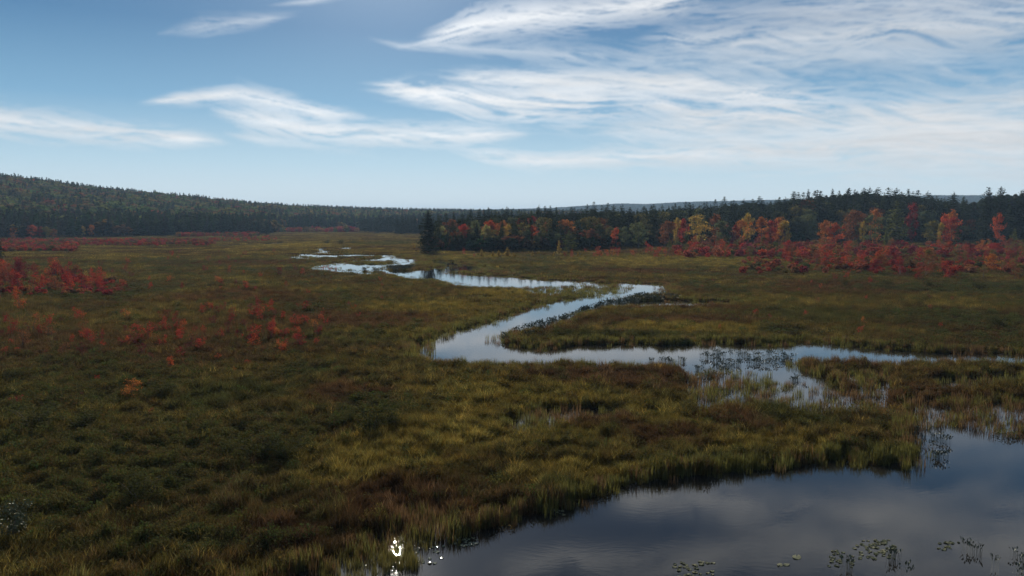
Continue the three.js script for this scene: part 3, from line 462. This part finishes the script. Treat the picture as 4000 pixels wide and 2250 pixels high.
  // four dark conifers standing out from the foot of the hill wood
  for (const [px, top, foot, label] of [[1010, 862, 918, 'dark spruce clump tree at the marsh edge, left of the red thicket'], [1045, 866, 918, 'dark spruce nearest the red thicket below the hill'], [985, 858, 917, 'dark spruce standing third from the red thicket below the hill'], [700, 862, 910, 'big dark spruce between two red thickets under the hill']]) stand('spruce_tree', 'spruce', 'darkpine', px, top, foot, label, 'tree', null, { R, w: 1.3 });
  // yellow larches dotted in front of the wood
  for (const [px, top, foot, label] of [[1736, 983, 993, 'tiny yellow larch by the corner pine'], [1881, 972, 1004, 'conical yellow larch, first of the row before the wood'], [1926, 981, 1003, 'thin pale larch before the wood'], [1948, 977, 1006, 'bushy yellow larch, brightest of the row before the wood'], [1981, 965, 1004, 'tallest yellow larch of the row before the wood'], [2006, 986, 1004, 'narrow little larch ending the row before the wood'], [2080, 980, 1004, 'yellow larch standing apart on the sedge'], [2105, 978, 998, 'pale larch behind the one standing apart'], [2184, 935, 990, 'slim tall yellow larch at the side of the wide young pine'], [2165, 982, 1006, 'low yellow-green larch left of red saplings'], [2258, 985, 1006, 'yellow larch between two red saplings'], [2389, 1008, 1022, 'lone little yellow larch out on the sedge'], [2610, 995, 1008, 'yellow larch bush among red scrub'], [1616, 950, 975, 'yellow larch left of the corner pine']]) stand('larch_tree', 'tamarack', 'gold', px, top, foot, label, 'tree', 'yellow larches before the wood', { R, w: px === 2184 ? 0.8 : 1.8 });
}

// ------------------------------------------------------------------ red maples: the stand on the right, the thicket on the left, saplings over the marsh
{
  const R = mulberry(5150), hueOf = (w) => { let t = R() * w.reduce((a, b) => a + b); const n = ['scarlet', 'crimson', 'wine', 'vermilion', 'orange', 'rust', 'olive']; for (let i = 0; i < 7; i++) { t -= w[i]; if (t < 0) return n[i]; } return 'scarlet'; };
  const word = { scarlet: 'bright red', crimson: 'deep crimson', wine: 'dark wine-red', vermilion: 'orange-red', orange: 'orange', rust: 'rusty brown', olive: 'olive-leaved', gold: 'golden yellow' };
  const fore = [[2620, 992], [2850, 1010], [3000, 1026], [3200, 1052], [3330, 1082], [3500, 1096], [3700, 1102], [4000, 1112], [4200, 1116]];
  const where = (px, foot) => (px < 2950 ? 'at its left end' : px < 3200 ? 'left of the round bright red maple' : px < 3420 ? 'by the flame-orange maple' : px < 3650 ? 'by the glowing crimson maple' : px < 3850 ? 'below the small open pine' : 'near the right edge') + (foot > 1030 ? ', front rows' : ', back rows');
  for (let i = 0; i < 215; i++) {
    const px = 2630 + 1560 * pow(R(), 0.85), f = table(fore, px), q = pow(R(), 0.8), foot = lerp(f, 962, q), [x, z] = G(px, foot), hue = hueOf(px > 3400 ? [2.4, 3, 3, 2, 0.5, 6, 4] : [3.5, 3.5, 1.4, 2.6, 0.5, 5, 3]);
    plant('red_maple', R() < 0.75 ? 'young' : 'maple', hue, x, z, lerp(3, 7.6, R()) * lerp(0.8, 1.12, q), word[hue] + ' stand maple ' + where(px, foot), 'tree', word[hue] + ' maples of the right stand ' + where(px, foot), { R, w: 1 + 0.35 * R() });
  }
  const one = (hue, px, top, foot, label, w = 1.2, kind = 'scrub') => stand('red_maple', kind, hue, px, top, foot, label, 'tree', null, { R, w });
  one('scarlet', 3230, 955, 1045, 'round bright red maple at the front of the right stand', 1.3, 'young'); one('vermilion', 3310, 985, 1058, 'flame-orange maple leaning out of the right stand', 1.2, 'young'); one('crimson', 3586, 1040, 1098, 'glowing crimson maple low at the front of the right stand', 1.4, 'young'); one('scarlet', 3305, 1055, 1092, 'small red maple standing just before the right stand', 1.3); one('crimson', 3258, 1065, 1100, 'small dark red maple beside the one just before the right stand', 1.2); one('scarlet', 3398, 1078, 1108, 'low red maple bush at the edge of dark scrub'); one('scarlet', 3168, 1092, 1112, 'single red bush out on the right-hand sedge');
  one('scarlet', 2530, 940, 992, 'slender scarlet sapling where the right stand begins', 1, 'young'); one('scarlet', 2566, 962, 1010, 'bushy bright red sapling left of the right stand', 1.5, 'young'); one('scarlet', 2233, 973, 1008, 'bright red sapling before the wide young pine', 1, 'young'); one('crimson', 2209, 983, 1008, 'dark red sapling before the wide young pine', 1.1); one('scarlet', 1813, 968, 998, 'red sapling below the near end of the wood', 1.1); one('scarlet', 1853, 988, 1006, 'round red bush next to the first yellow larch', 1.2); one('vermilion', 1775, 993, 1003, 'tiny red bush right of the corner pine'); one('scarlet', 1671, 982, 992, 'tiny red bush at the foot of the corner pine'); one('vermilion', 2470, 975, 1002, 'orange-red sapling in the scrub before the wood', 1.2); one('scarlet', 2320, 985, 1008, 'red sapling right of the wide young pine'); one('crimson', 2370, 1024, 1040, 'small dark red bush out on the sedge before the wood');
  for (let i = 0; i < 40; i++) { const px = 2280 + 420 * R(), hue = hueOf([4, 3, 1, 3, 0.6, 2, 1]), [x, z] = G(px, 984 + 24 * R()); plant('maple_sapling', 'scrub', hue, x, z, 1.4 + 2.4 * R(), word[hue] + ' sapling in the low scrub before the pine wood', 'sapling', word[hue] + ' saplings before the wood', { R, w: 1.2 }); }
  // thicket at the left edge
  for (let i = 0; i < 64; i++) {
    const q = R(), px = -80 + 620 * pow(R(), 1.15) * (0.55 + 0.45 * q), foot = 1070 + 85 * q, hue = hueOf([3.6, 5, 3.4, 1.6, 0.5, 2.2, 0.8]), [x, z] = G(px, foot), third = (px < 110 ? 'picture-edge part' : px < 250 ? 'middle part' : 'marshward tip') + (q > 0.5 ? ', near side' : ', far side');
    plant('red_maple', R() < 0.8 ? 'young' : 'scrub', hue, x, z, lerp(2.5, 6.2, R()) * (1.1 - 0.4 * clamp(px / 480)), word[hue] + ' maple of the left thicket, ' + third, 'tree', word[hue] + ' maples of the left thicket, ' + third, { R, w: 1 + 0.4 * R() });
  }
  one('orange', 118, 1105, 1160, 'orange maple in front of the left thicket', 0.8, 'young'); one('vermilion', 78, 1115, 1215, 'tall orange-red maple at the near end of the left thicket', 1, 'young'); one('gold', 337, 1055, 1090, 'golden bush glinting inside the left thicket', 0.8); one('vermilion', 478, 1090, 1130, 'orange-red bush at the right tip of the left thicket');
  // single saplings one can make out on the left marsh
  for (const [hue, px, top, foot, w, kind, label] of [['orange', 512, 1466, 1572, 1.5, 'young', 'spreading bright orange maple, biggest on the left sedge'], ['vermilion', 665, 1384, 1462, 1.3, 'young', 'pointed orange-red maple above the dark round bush'], ['vermilion', 712, 1445, 1468, 1.5, 'scrub', 'small orange-red bush at the right foot of the pointed maple'], ['orange', 684, 1465, 1484, 1, 'scrub', 'little orange tuft above the dark round bush'], ['vermilion', 793, 1475, 1508, 1.6, 'scrub', 'round salmon-orange bush alone on the sedge'], ['vermilion', 850, 1376, 1420, 1.4, 'scrub', 'forked orange-red sapling up the sedge from the salmon bush'], ['orange', 918, 1428, 1468, 0.8, 'scrub', 'upright orange-yellow sapling with a red neighbour'], ['scarlet', 896, 1446, 1470, 1, 'scrub', 'small red neighbour of the upright orange-yellow sapling'], ['scarlet', 972, 1400, 1440, 1.2, 'scrub', 'wispy red sapling right of the upright orange one'], ['scarlet', 386, 1462, 1508, 1.1, 'scrub', 'red sapling left of the spreading orange maple'], ['wine', 305, 1530, 1572, 1.6, 'scrub', 'dark wine-red bush left of the spreading orange maple'], ['crimson', 58, 1545, 1606, 1.6, 'scrub', 'dark crimson bush close to the left edge'], ['crimson', 588, 1590, 1640, 1.1, 'scrub', 'crimson sapling below the dark round bush'], ['crimson', 425, 1690, 1720, 1.2, 'scrub', 'lowest red tuft on the dark left foreground'], ['scarlet', 25, 1352, 1400, 1.1, 'scrub', 'red sapling at the left edge, first of two'], ['scarlet', 70, 1350, 1400, 1.1, 'scrub', 'red sapling near the left edge, second of two'], ['vermilion', 175, 1365, 1395, 1.6, 'scrub', 'low spreading orange-red bush near the two edge saplings'], ['wine', 360, 1393, 1430, 1, 'scrub', 'dark red upright sapling left of the pointed maple'], ['wine', 592, 1375, 1420, 0.9, 'scrub', 'purplish sapling up left of the pointed maple'], ['scarlet', 640, 1235, 1300, 1.4, 'young', 'large scarlet maple in the scattered red patch'], ['vermilion', 500, 1310, 1362, 1.3, 'young', 'orange-red maple at the left end of the red patch'], ['crimson', 760, 1268, 1305, 1.2, 'scrub', 'crimson bush in the middle of the red patch'], ['crimson', 905, 1215, 1275, 1.4, 'young', 'dark crimson maple with an orange side branch'], ['orange', 921, 1228, 1250, 0.8, 'scrub', 'orange tuft on the dark crimson maple'], ['scarlet', 1060, 1165, 1230, 1.1, 'young', 'upright red maple, left of two slim ones near the creek'], ['scarlet', 1068, 1230, 1330, 0.7, 'young', 'tall slim red maple standing towards the creek bend'], ['crimson', 1008, 1150, 1240, 0.9, 'young', 'slim dark red maple, outermost on the middle sedge'], ['crimson', 50, 1220, 1320, 1.1, 'young', 'tall dark red maple near the left edge below the thicket'], ['crimson', 160, 1255, 1320, 1.1, 'young', 'dark red maple right of the one below the thicket'], ['scarlet', 320, 1278, 1320, 1.2, 'scrub', 'red bush between thicket and red patch'], ['scarlet', 1205, 1128, 1155, 1, 'scrub', 'red bush on the empty sedge left of the creek'], ['scarlet', 1640, 1388, 1420, 0.7, 'scrub', 'lone red shrub on the bank at the creek bend'], ['crimson', 1172, 1525, 1548, 1, 'scrub', 'little crimson tuft on the middle sedge'], ['scarlet', 1262, 1036, 1060, 1, 'scrub', 'red sapling by the upstream pool, first of three'], ['scarlet', 1287, 1036, 1056, 1, 'scrub', 'red sapling by the upstream pool, second of three'], ['scarlet', 1314, 1040, 1056, 0.9, 'scrub', 'red sapling by the upstream pool, third of three']]) one(hue, px, top, foot, label, w, kind);
  const zones = [[95, 470, 1280, 1200, 1430, 0.9, 2.2, 'in the scattered red patch'], [60, 330, 1180, 985, 1150, 1.2, 2.6, 'on the upper left sedge'], [22, -40, 420, 1180, 1400, 1, 2.6, 'below the left thicket'], [26, 1100, 1500, 985, 1300, 0.7, 1.3, 'left of the creek'], [26, 2500, 3990, 1040, 1330, 0.7, 1.6, 'between right stand and creek']];
  for (const [n, x0, x1, y0, y1, h0, h1, where] of zones) for (let i = 0; i < n; i++) {
    const px = lerp(x0, x1, R()), py = lerp(y0, y1, where.includes('patch') ? (R() + R()) / 2 : R()), [x, z] = G(px, py); if (water(x, z) < 1.5 || flood(x, z)[0] < 0) continue;
    const t3 = floor((px - x0) / (x1 - x0) * 5), spot = ', ' + ['left end', 'left of its middle', 'its middle', 'right of its middle', 'right end'][min(4, t3)] + (py > (y0 + y1) / 2 ? ', lower' : ', upper'), hue = hueOf([3.6, 5, 3, 1.2, 0.4, 0.8, 0]); plant('maple_sapling', R() < 0.3 ? 'young' : 'scrub', hue, x, z, lerp(h0, h1, R()), word[hue] + ' sapling ' + where + spot, 'sapling', word[hue] + ' saplings ' + where + spot, { R, w: 1 + 0.4 * R() });
  }
  // dark leathery bushes
  const bushes = [[30, 2140, 1985, 1.1, 'glossy pale-leaved bush cut by the left edge of the foreground'], [1000, 1815, 1690, 1.5, 'big dark green bush in the left foreground'], [1130, 1810, 1705, 1.3, 'dark bush touching the big one on its right'], [890, 1800, 1725, 1.4, 'lower dark bush touching the big one on its left'], [560, 1990, 1850, 1.4, 'dark sparkling bush in the bottom left foreground'], [700, 1900, 1830, 1.3, 'low dark bush up right of the sparkling one'], [1450, 1720, 1585, 1.2, 'tall dark green bush between yellow sedge and red-brown sedge'], [1545, 1690, 1600, 1.2, 'green bush on the right of the tall dark one'], [1345, 1680, 1600, 1.3, 'broad green bush on the left of the tall dark one'], [648, 1565, 1490, 1.4, 'dark round bush right of the spreading orange maple'], [140, 1690, 1590, 1.9, 'wide dark bush low on the left'], [320, 1690, 1605, 1.8, 'wide dark bush right of the one low on the left'], [1260, 1640, 1580, 1.2, 'small green bush farthest left of the tall dark group'], [3100, 1318, 1284, 1.6, 'dark mound bush on the far creek bank'], [3340, 1290, 1262, 1.4, 'dark bush on the right-hand sedge'], [3560, 1296, 1270, 1.4, 'low dark bush right of the one on the sedge'], [3900, 1292, 1232, 1.5, 'large dark bush near the right edge above the creek'], [3300, 1120, 1094, 1.8, 'black-green bush under the small red maples'], [3470, 1122, 1098, 2, 'dark scrub bush below the right stand'], [3650, 1132, 1098, 2, 'dark scrub bush below the crimson maple'], [3830, 1136, 1104, 2.2, 'dark scrub bush towards the right edge below the stand'], [3970, 1140, 1110, 2, 'dark scrub bush at the right edge below the stand'], [1275, 953, 938, 2, 'dark willow bush on the island upstream, left one'], [1330, 952, 936, 2, 'dark willow bush on the island upstream, right one'], [1375, 951, 940, 2, 'small willow bush ending the island upstream'], [1156, 1020, 1006, 1.6, 'dark tuft bush left of the upstream pool'], [1425, 1060, 1042, 1.5, 'dark bush on the near bank of the upstream pool'], [1470, 1060, 1044, 1.5, 'second dark bush on the near bank of the upstream pool'], [1990, 1210, 1196, 1.4, 'small dark bush on the left creek bank'], [860, 1420, 1395, 1.8, 'low green bush above the upright orange sapling'], [1290, 1420, 1390, 1.9, 'low green bush left of the creek bend'], [1480, 1310, 1285, 2, 'low green bush up the bank from the creek bend'], [2760, 1140, 1122, 1.8, 'brown-green bush right of the creek head'], [2900, 1150, 1130, 1.8, 'dark bush behind the creek head'], [40, 1500, 1440, 1.5, 'dark bush at the left edge under red saplings']];
  for (const [px, foot, top, w, label] of bushes) stand('leafy_bush', 'bush', px === 30 ? 'gloss' : 'leather', px, top, foot, label, 'bush', null, { R, w: w * 0.75 });
}

// ------------------------------------------------------------------ woods too far and dense to count
{
  const R = mulberry(31337), dome = (n) => { const f = new Faces(); for (let i = 0; i < n; i++) { let d = randDir(R); d = [d[0], abs(d[1]), d[2]]; const b = 0.85 + 0.3 * n3(d[0] * 1.5, d[1] * 1.5, d[2] * 1.5); randLeaf(f, R, [d[0] * 0.5 * b, 0.35 + d[1] * 0.55 * b, d[2] * 0.5 * b], 0.13 + 0.08 * R(), tone(R, 0.25, 0.1)); } f.limb([0, -0.1, 0], [0, 0.5, 0], 0.03, 0.02, [0.5, 0.4, 0.3], 4); return f.geo(); };
  const cone = (n) => { const f = new Faces(); for (let i = 0; i < n; i++) { const h = pow(R(), 0.8), a = R() * 2 * PI, w = 0.24 * (1 - h) * (0.7 + 0.4 * R()) + 0.015; randLeaf(f, R, [cos(a) * w, 0.06 + h * 0.94, sin(a) * w], 0.07 * (1.2 - h * 0.7), tone(R, 0.3, 0.08), 0.2); } f.limb([0, -0.1, 0], [0, 0.9, 0], 0.015, 0.005, [0.5, 0.4, 0.3], 4); return f.geo(); };
  const wood = leafMat(1, 1, 1, 0.25), hard = new Scatter('hill_forest', 'mixed broadleaf wood covering the left hill', [dome(150), dome(150), dome(150)], wood), soft = new Scatter('spruce_forest', 'dark spruce belt along the foot of the hill', [cone(150), cone(150), cone(150)], wood), blue = new Scatter('distant_forest', 'hazy blue wooded ridge on the horizon', [dome(60), cone(50)], wood);
  const tint = (a, v) => a.map((c) => c * (1 - v + 2 * v * R()));
  const n = 30000;
  for (let i = 0; i < n; i++) {
    const az = -42 + 48 * R(), ft = table(foot, az), r = sqrt(lerp(ft * ft, 2100 * 2100, R())), x = r * sin(az * D), z = -r * cos(az * D), y = land(x, z), mixn = n2(x * 0.008, z * 0.008), low = r - ft;
    const conifer = low < 150 + 80 * mixn ? R() < 0.93 : R() < 0.1 + 0.25 * smooth(0.2, 0.8, mixn) + 0.3 * smooth(1750, 1900, r);
    const hue = R();
    if (conifer) { const h = 13 + 9 * R(); soft.put(x, y, z, h * 1.05, h, R() * 6.3, tint([0.042, 0.055, 0.03], 0.3)); }
    else { const h = 9 + 7 * R(); hard.put(x, y, z, h * (1.15 + 0.6 * R()), h * (0.9 + 0.2 * R()), R() * 6.3, tint(hue + 0.3 * mixn < 0.58 ? [0.12, 0.135, 0.048] : hue + 0.3 * mixn < 0.86 ? [0.175, 0.145, 0.05] : hue < 0.93 ? [0.2, 0.1, 0.04] : [0.22, 0.07, 0.038], 0.3)); }
  }
  for (let i = 0; i < 3200; i++) { // deeper parts of the wood on the right
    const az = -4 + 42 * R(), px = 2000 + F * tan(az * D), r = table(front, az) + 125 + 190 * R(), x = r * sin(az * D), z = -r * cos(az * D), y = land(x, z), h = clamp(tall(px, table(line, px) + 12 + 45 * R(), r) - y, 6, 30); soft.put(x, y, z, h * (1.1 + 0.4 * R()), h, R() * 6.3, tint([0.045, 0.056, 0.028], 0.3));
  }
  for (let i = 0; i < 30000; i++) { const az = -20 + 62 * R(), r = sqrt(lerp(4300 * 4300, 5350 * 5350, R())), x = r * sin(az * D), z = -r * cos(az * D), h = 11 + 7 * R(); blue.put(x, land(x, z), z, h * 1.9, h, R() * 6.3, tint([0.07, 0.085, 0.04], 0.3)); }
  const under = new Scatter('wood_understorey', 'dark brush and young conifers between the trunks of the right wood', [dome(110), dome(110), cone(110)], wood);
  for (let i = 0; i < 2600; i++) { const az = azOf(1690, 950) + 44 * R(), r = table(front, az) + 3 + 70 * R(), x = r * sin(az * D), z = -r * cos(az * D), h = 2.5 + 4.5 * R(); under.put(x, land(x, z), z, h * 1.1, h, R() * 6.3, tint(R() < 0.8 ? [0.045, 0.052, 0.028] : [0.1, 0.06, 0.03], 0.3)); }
  [hard, soft, blue, under].forEach((s) => s.done());
  // red scrub that reads as one carpet under the hill
  const red = leafMat(1, 1, 1, 0.45), scrub = new Scatter('red_thicket', 'crimson scrub in a long belt under the hill', [0, 1, 2].map(() => { const f = new Faces(); for (let i = 0; i < 170; i++) { const d = randDir(R), q = pow(R(), 0.4); randLeaf(f, R, [d[0] * 0.5 * q, 0.5 + d[1] * 0.48 * q, d[2] * 0.5 * q], 0.08 + 0.05 * R(), tone(R, 0.35, 0.1)); } f.limb([0, -0.1, 0], [0, 0.6, 0], 0.03, 0.01, [0.2, 0.2, 0.2], 4); return f.geo(); }), red);
  const belt = [[680, 1010, 900, 926, 500, 3, 5], [1070, 1400, 893, 908, 480, 5, 9], [0, 840, 938, 962, 900, 1.4, 3], [0, 300, 950, 985, 260, 1.6, 4], [2640, 4100, 960, 1010, 700, 2, 5], [2900, 4150, 1000, 1075, 420, 1.2, 3.2], [-60, 460, 1090, 1165, 160, 1, 2.2], [820, 1080, 925, 945, 130, 1.2, 2.4]];
  for (const [x0, x1, y0, y1, k, h0, h1] of belt) for (let i = 0; i < k; i++) { const [x, z] = G(lerp(x0, x1, R()), lerp(y0, y1, R())); if (water(x, z) < 1) continue; const h = lerp(h0, h1, R() * R()), q = R(); scrub.put(x, land(x, z), z, h * (0.9 + 0.5 * R()), h, R() * 6.3, tint(q < 0.3 ? [0.29, 0.055, 0.038] : q < 0.5 ? [0.19, 0.036, 0.036] : q < 0.75 ? [0.21, 0.085, 0.042] : [0.1, 0.078, 0.036], 0.3)); }
  scrub.done();
}

// ------------------------------------------------------------------ plants standing in or floating on the water
{
  const R = mulberry(64), weed = () => { const f = new Faces(); for (let i = 0; i < 16; i++) { const a = R() * 2 * PI, d = sqrt(R()) * 0.45, x = cos(a) * d, z = sin(a) * d, h = 0.3 + 0.35 * R(), t = R() * 2 * PI, k = tone(R, 0.3, 0.1), lx = x + cos(t) * 0.1, lz = z + sin(t) * 0.1; f.quad([x - 0.008, -0.2, z], [x + 0.008, -0.2, z], [lx + 0.008, h, lz], [lx - 0.008, h, lz], k); const c = cos(t), s = sin(t), w = 0.055 + 0.03 * R(), L = 0.17 + 0.08 * R(); f.quad([lx, h - 0.03, lz], [lx + c * L * 0.35 - s * w, h + L * 0.5, lz + s * L * 0.35 + c * w], [lx + c * L * 0.6, h + L * 0.9, lz + s * L * 0.6], [lx + c * L * 0.35 + s * w, h + L * 0.5, lz + s * L * 0.35 - c * w], k); } return f.geo(); };
  const pick1 = new Scatter('pickerelweed', 'dark broad-leaved water weeds standing in the creek and pond', [weed(), weed(), weed()], mat(1, 1, 1, 0.6));
  const beds = [[[1955, 1330], [2050, 1284], [2210, 1246], [2290, 1208], [2300, 1222], [2210, 1262], [2090, 1310], [2020, 1352]], [[2280, 1214], [2380, 1184], [2480, 1178], [2500, 1190], [2400, 1206], [2300, 1226]], [[2450, 1168], [2500, 1158], [2610, 1156], [2660, 1172], [2560, 1178], [2470, 1176]], [[2530, 1414], [2610, 1404], [2690, 1412], [2670, 1424], [2560, 1422]], [[2735, 1392], [2800, 1380], [2860, 1388], [2850, 1402], [2750, 1402]], [[2870, 1386], [3000, 1386], [3110, 1398], [3080, 1432], [2990, 1440], [2920, 1420]], [[3085, 1478], [3130, 1470], [3150, 1490], [3100, 1500]], [[2690, 1425], [2800, 1412], [2900, 1424], [2860, 1450], [2720, 1450]], [[3540, 1690], [3600, 1690], [3740, 1710], [3760, 1730], [3650, 1740], [3560, 1760]], [[3590, 1755], [3700, 1770], [3740, 1795], [3640, 1800], [3600, 1790]], [[3230, 2215], [3330, 2195], [3480, 2185], [3600, 2200], [3620, 2260], [3250, 2270]], [[2985, 2180], [3040, 2172], [3050, 2205], [2995, 2210]], [[3740, 2130], [3820, 2110], [3850, 2170], [3770, 2180]], [[3870, 2190], [4000, 2160], [4050, 2260], [3880, 2270]], [[1500, 1046], [1620, 1044], [1600, 1056], [1540, 1058]]].map((p) => outline(p));
  for (const b of beds) { const area = (b.x1 - b.x0) * (b.z1 - b.z0), r = hypot(b.x0, b.z0), n = min(2600, area * (r < 60 ? 1.5 : 2.4)); for (let i = 0; i < n; i++) { const x = lerp(b.x0, b.x1, R()), z = lerp(b.z0, b.z1, R()); if (signed(b, x, z) > 0 || n2(x * 0.9, z * 0.9) + n2(x * 0.3, z * 0.3) * 0.5 < -0.25 + R() * 0.4) continue; const s = clamp(r / 130, 0.55, 1.7); pick1.put(x, 0, z, s * (0.7 + 0.5 * R()), (0.75 + 0.5 * R()) * clamp(r / 130, 0.7, 1.15), R() * 6.3, [0.06, 0.065, 0.03]); } }
  // thin upright stems in the pond margin
  pick1.done();
  const padGeo = [0, 1, 2].map(() => { const f = new Faces(), n = 14, k = tone(R, 0.1, 0.1), sx = 0.85 + 0.3 * R(), pt = (i, y) => { const t = 0.25 + i / n * (2 * PI - 0.5), q = 1 + 0.05 * sin(i * 2.3); return [cos(t) * sx * q, y + 0.03 * sin(t * 2), sin(t) * q]; }; for (let i = 0; i < n; i++) { f.tri([0, 0.02, 0], pt(i + 1, 0.03), pt(i, 0.03), k); f.quad(pt(i, 0.03), pt(i + 1, 0.03), pt(i + 1, -0.02), pt(i, -0.02), k); } return f.geo(); });
  const padMat = [mat(0.08, 0.08, 0.04, 0.8, { specularIntensity: 0.15 }), mat(0.1, 0.095, 0.05, 0.8, { specularIntensity: 0.15 }), mat(0.06, 0.065, 0.03, 0.8, { specularIntensity: 0.15 })], wetPad = mat(0.08, 0.085, 0.04, 0.16);
  const rafts = [[46, 2620, 2810, 2195, 2265, 'lily pad in the raft at the bottom edge of the pond'], [64, 3330, 3510, 2110, 2185, 'lily pad in the large raft at the bottom right of the pond'], [26, 3215, 3340, 2150, 2215, 'lily pad left of the large raft in the pond'], [16, 3650, 3760, 2115, 2150, 'lily pad in the small raft far right in the pond'], [70, 1400, 1780, 2110, 2225, 'wet glinting lily pad among reed stems at the glittering shore'], [20, 1740, 1890, 2100, 2135, 'wet lily pad under the overhanging sedge of the pond shore'], [14, 2120, 2220, 1985, 2015, 'lily pad along the middle of the pond shore']];
  for (const [n, x0, x1, y0, y1, label] of rafts) for (let i = 0; i < n; i++) { const px = lerp(x0, x1, (R() + R()) / 2), py = lerp(y0, y1, R()), [x, z] = G(px, label.includes('glitter') ? py + (1590 - px) * 0.2 : py), s = 0.06 + 0.05 * R(), m = lit(new THREE.Mesh(padGeo[i % 3], label.startsWith('wet') ? wetPad : padMat[floor(R() * 3)])); m.name = numbered('lily_pad'); m.position.set(x, 0.012, z); m.scale.set(s, 0.6, s); m.rotation.set((R() - 0.5) * (label[0] === 'w' ? 0.26 : 0.12), R() * 6.3, (R() - 0.5) * (label[0] === 'w' ? 0.26 : 0.12)); tag(m, label, 'lily pad', 'lily pads: ' + label.slice(label.indexOf('lily pad') + 9)); scene.add(m); }
  for (const [px, py, s, label] of [[3112, 2177, 0.28, 'single large curled lily pad out on the pond'], [3046, 2208, 0.18, 'small lone lily pad, left of two below the water weed'], [3072, 2207, 0.17, 'small lone lily pad, right of two below the water weed']]) { const [x, z] = G(px, py), m = lit(new THREE.Mesh(padGeo[1], padMat[1])); m.name = numbered('lily_pad'); m.position.set(x, 0.012, z); m.scale.set(s, 0.6, s * 0.7); m.rotation.y = R() * 6; tag(m, label, 'lily pad', 'single lily pads'); scene.add(m); }
}

// things that still share a label are told apart by their order from left to right
{
  const nth = ['first', 'second', 'third', 'fourth', 'fifth', 'sixth', 'seventh', 'eighth', 'ninth', 'tenth', 'eleventh', 'twelfth', 'thirteenth', 'fourteenth', 'fifteenth', 'sixteenth'], sets = new Map();
  for (const o of scene.children) { const u = o.userData; if (!u.label || u.kind || u.category === 'lily pad') continue; if (!sets.has(u.label)) sets.set(u.label, []); sets.get(u.label).push(o); }
  for (const [label, list] of sets) if (list.length > 1 && list.length <= 16) {
    list.sort((a, b) => a.position.x / -a.position.z - b.position.x / -b.position.z);
    list.forEach((o, i) => { o.userData.label = (i === list.length - 1 ? 'rightmost ' : i === 0 ? 'leftmost ' : nth[i] + ' from left, ') + label; });
  }
}
renderer.render(scene, camera);
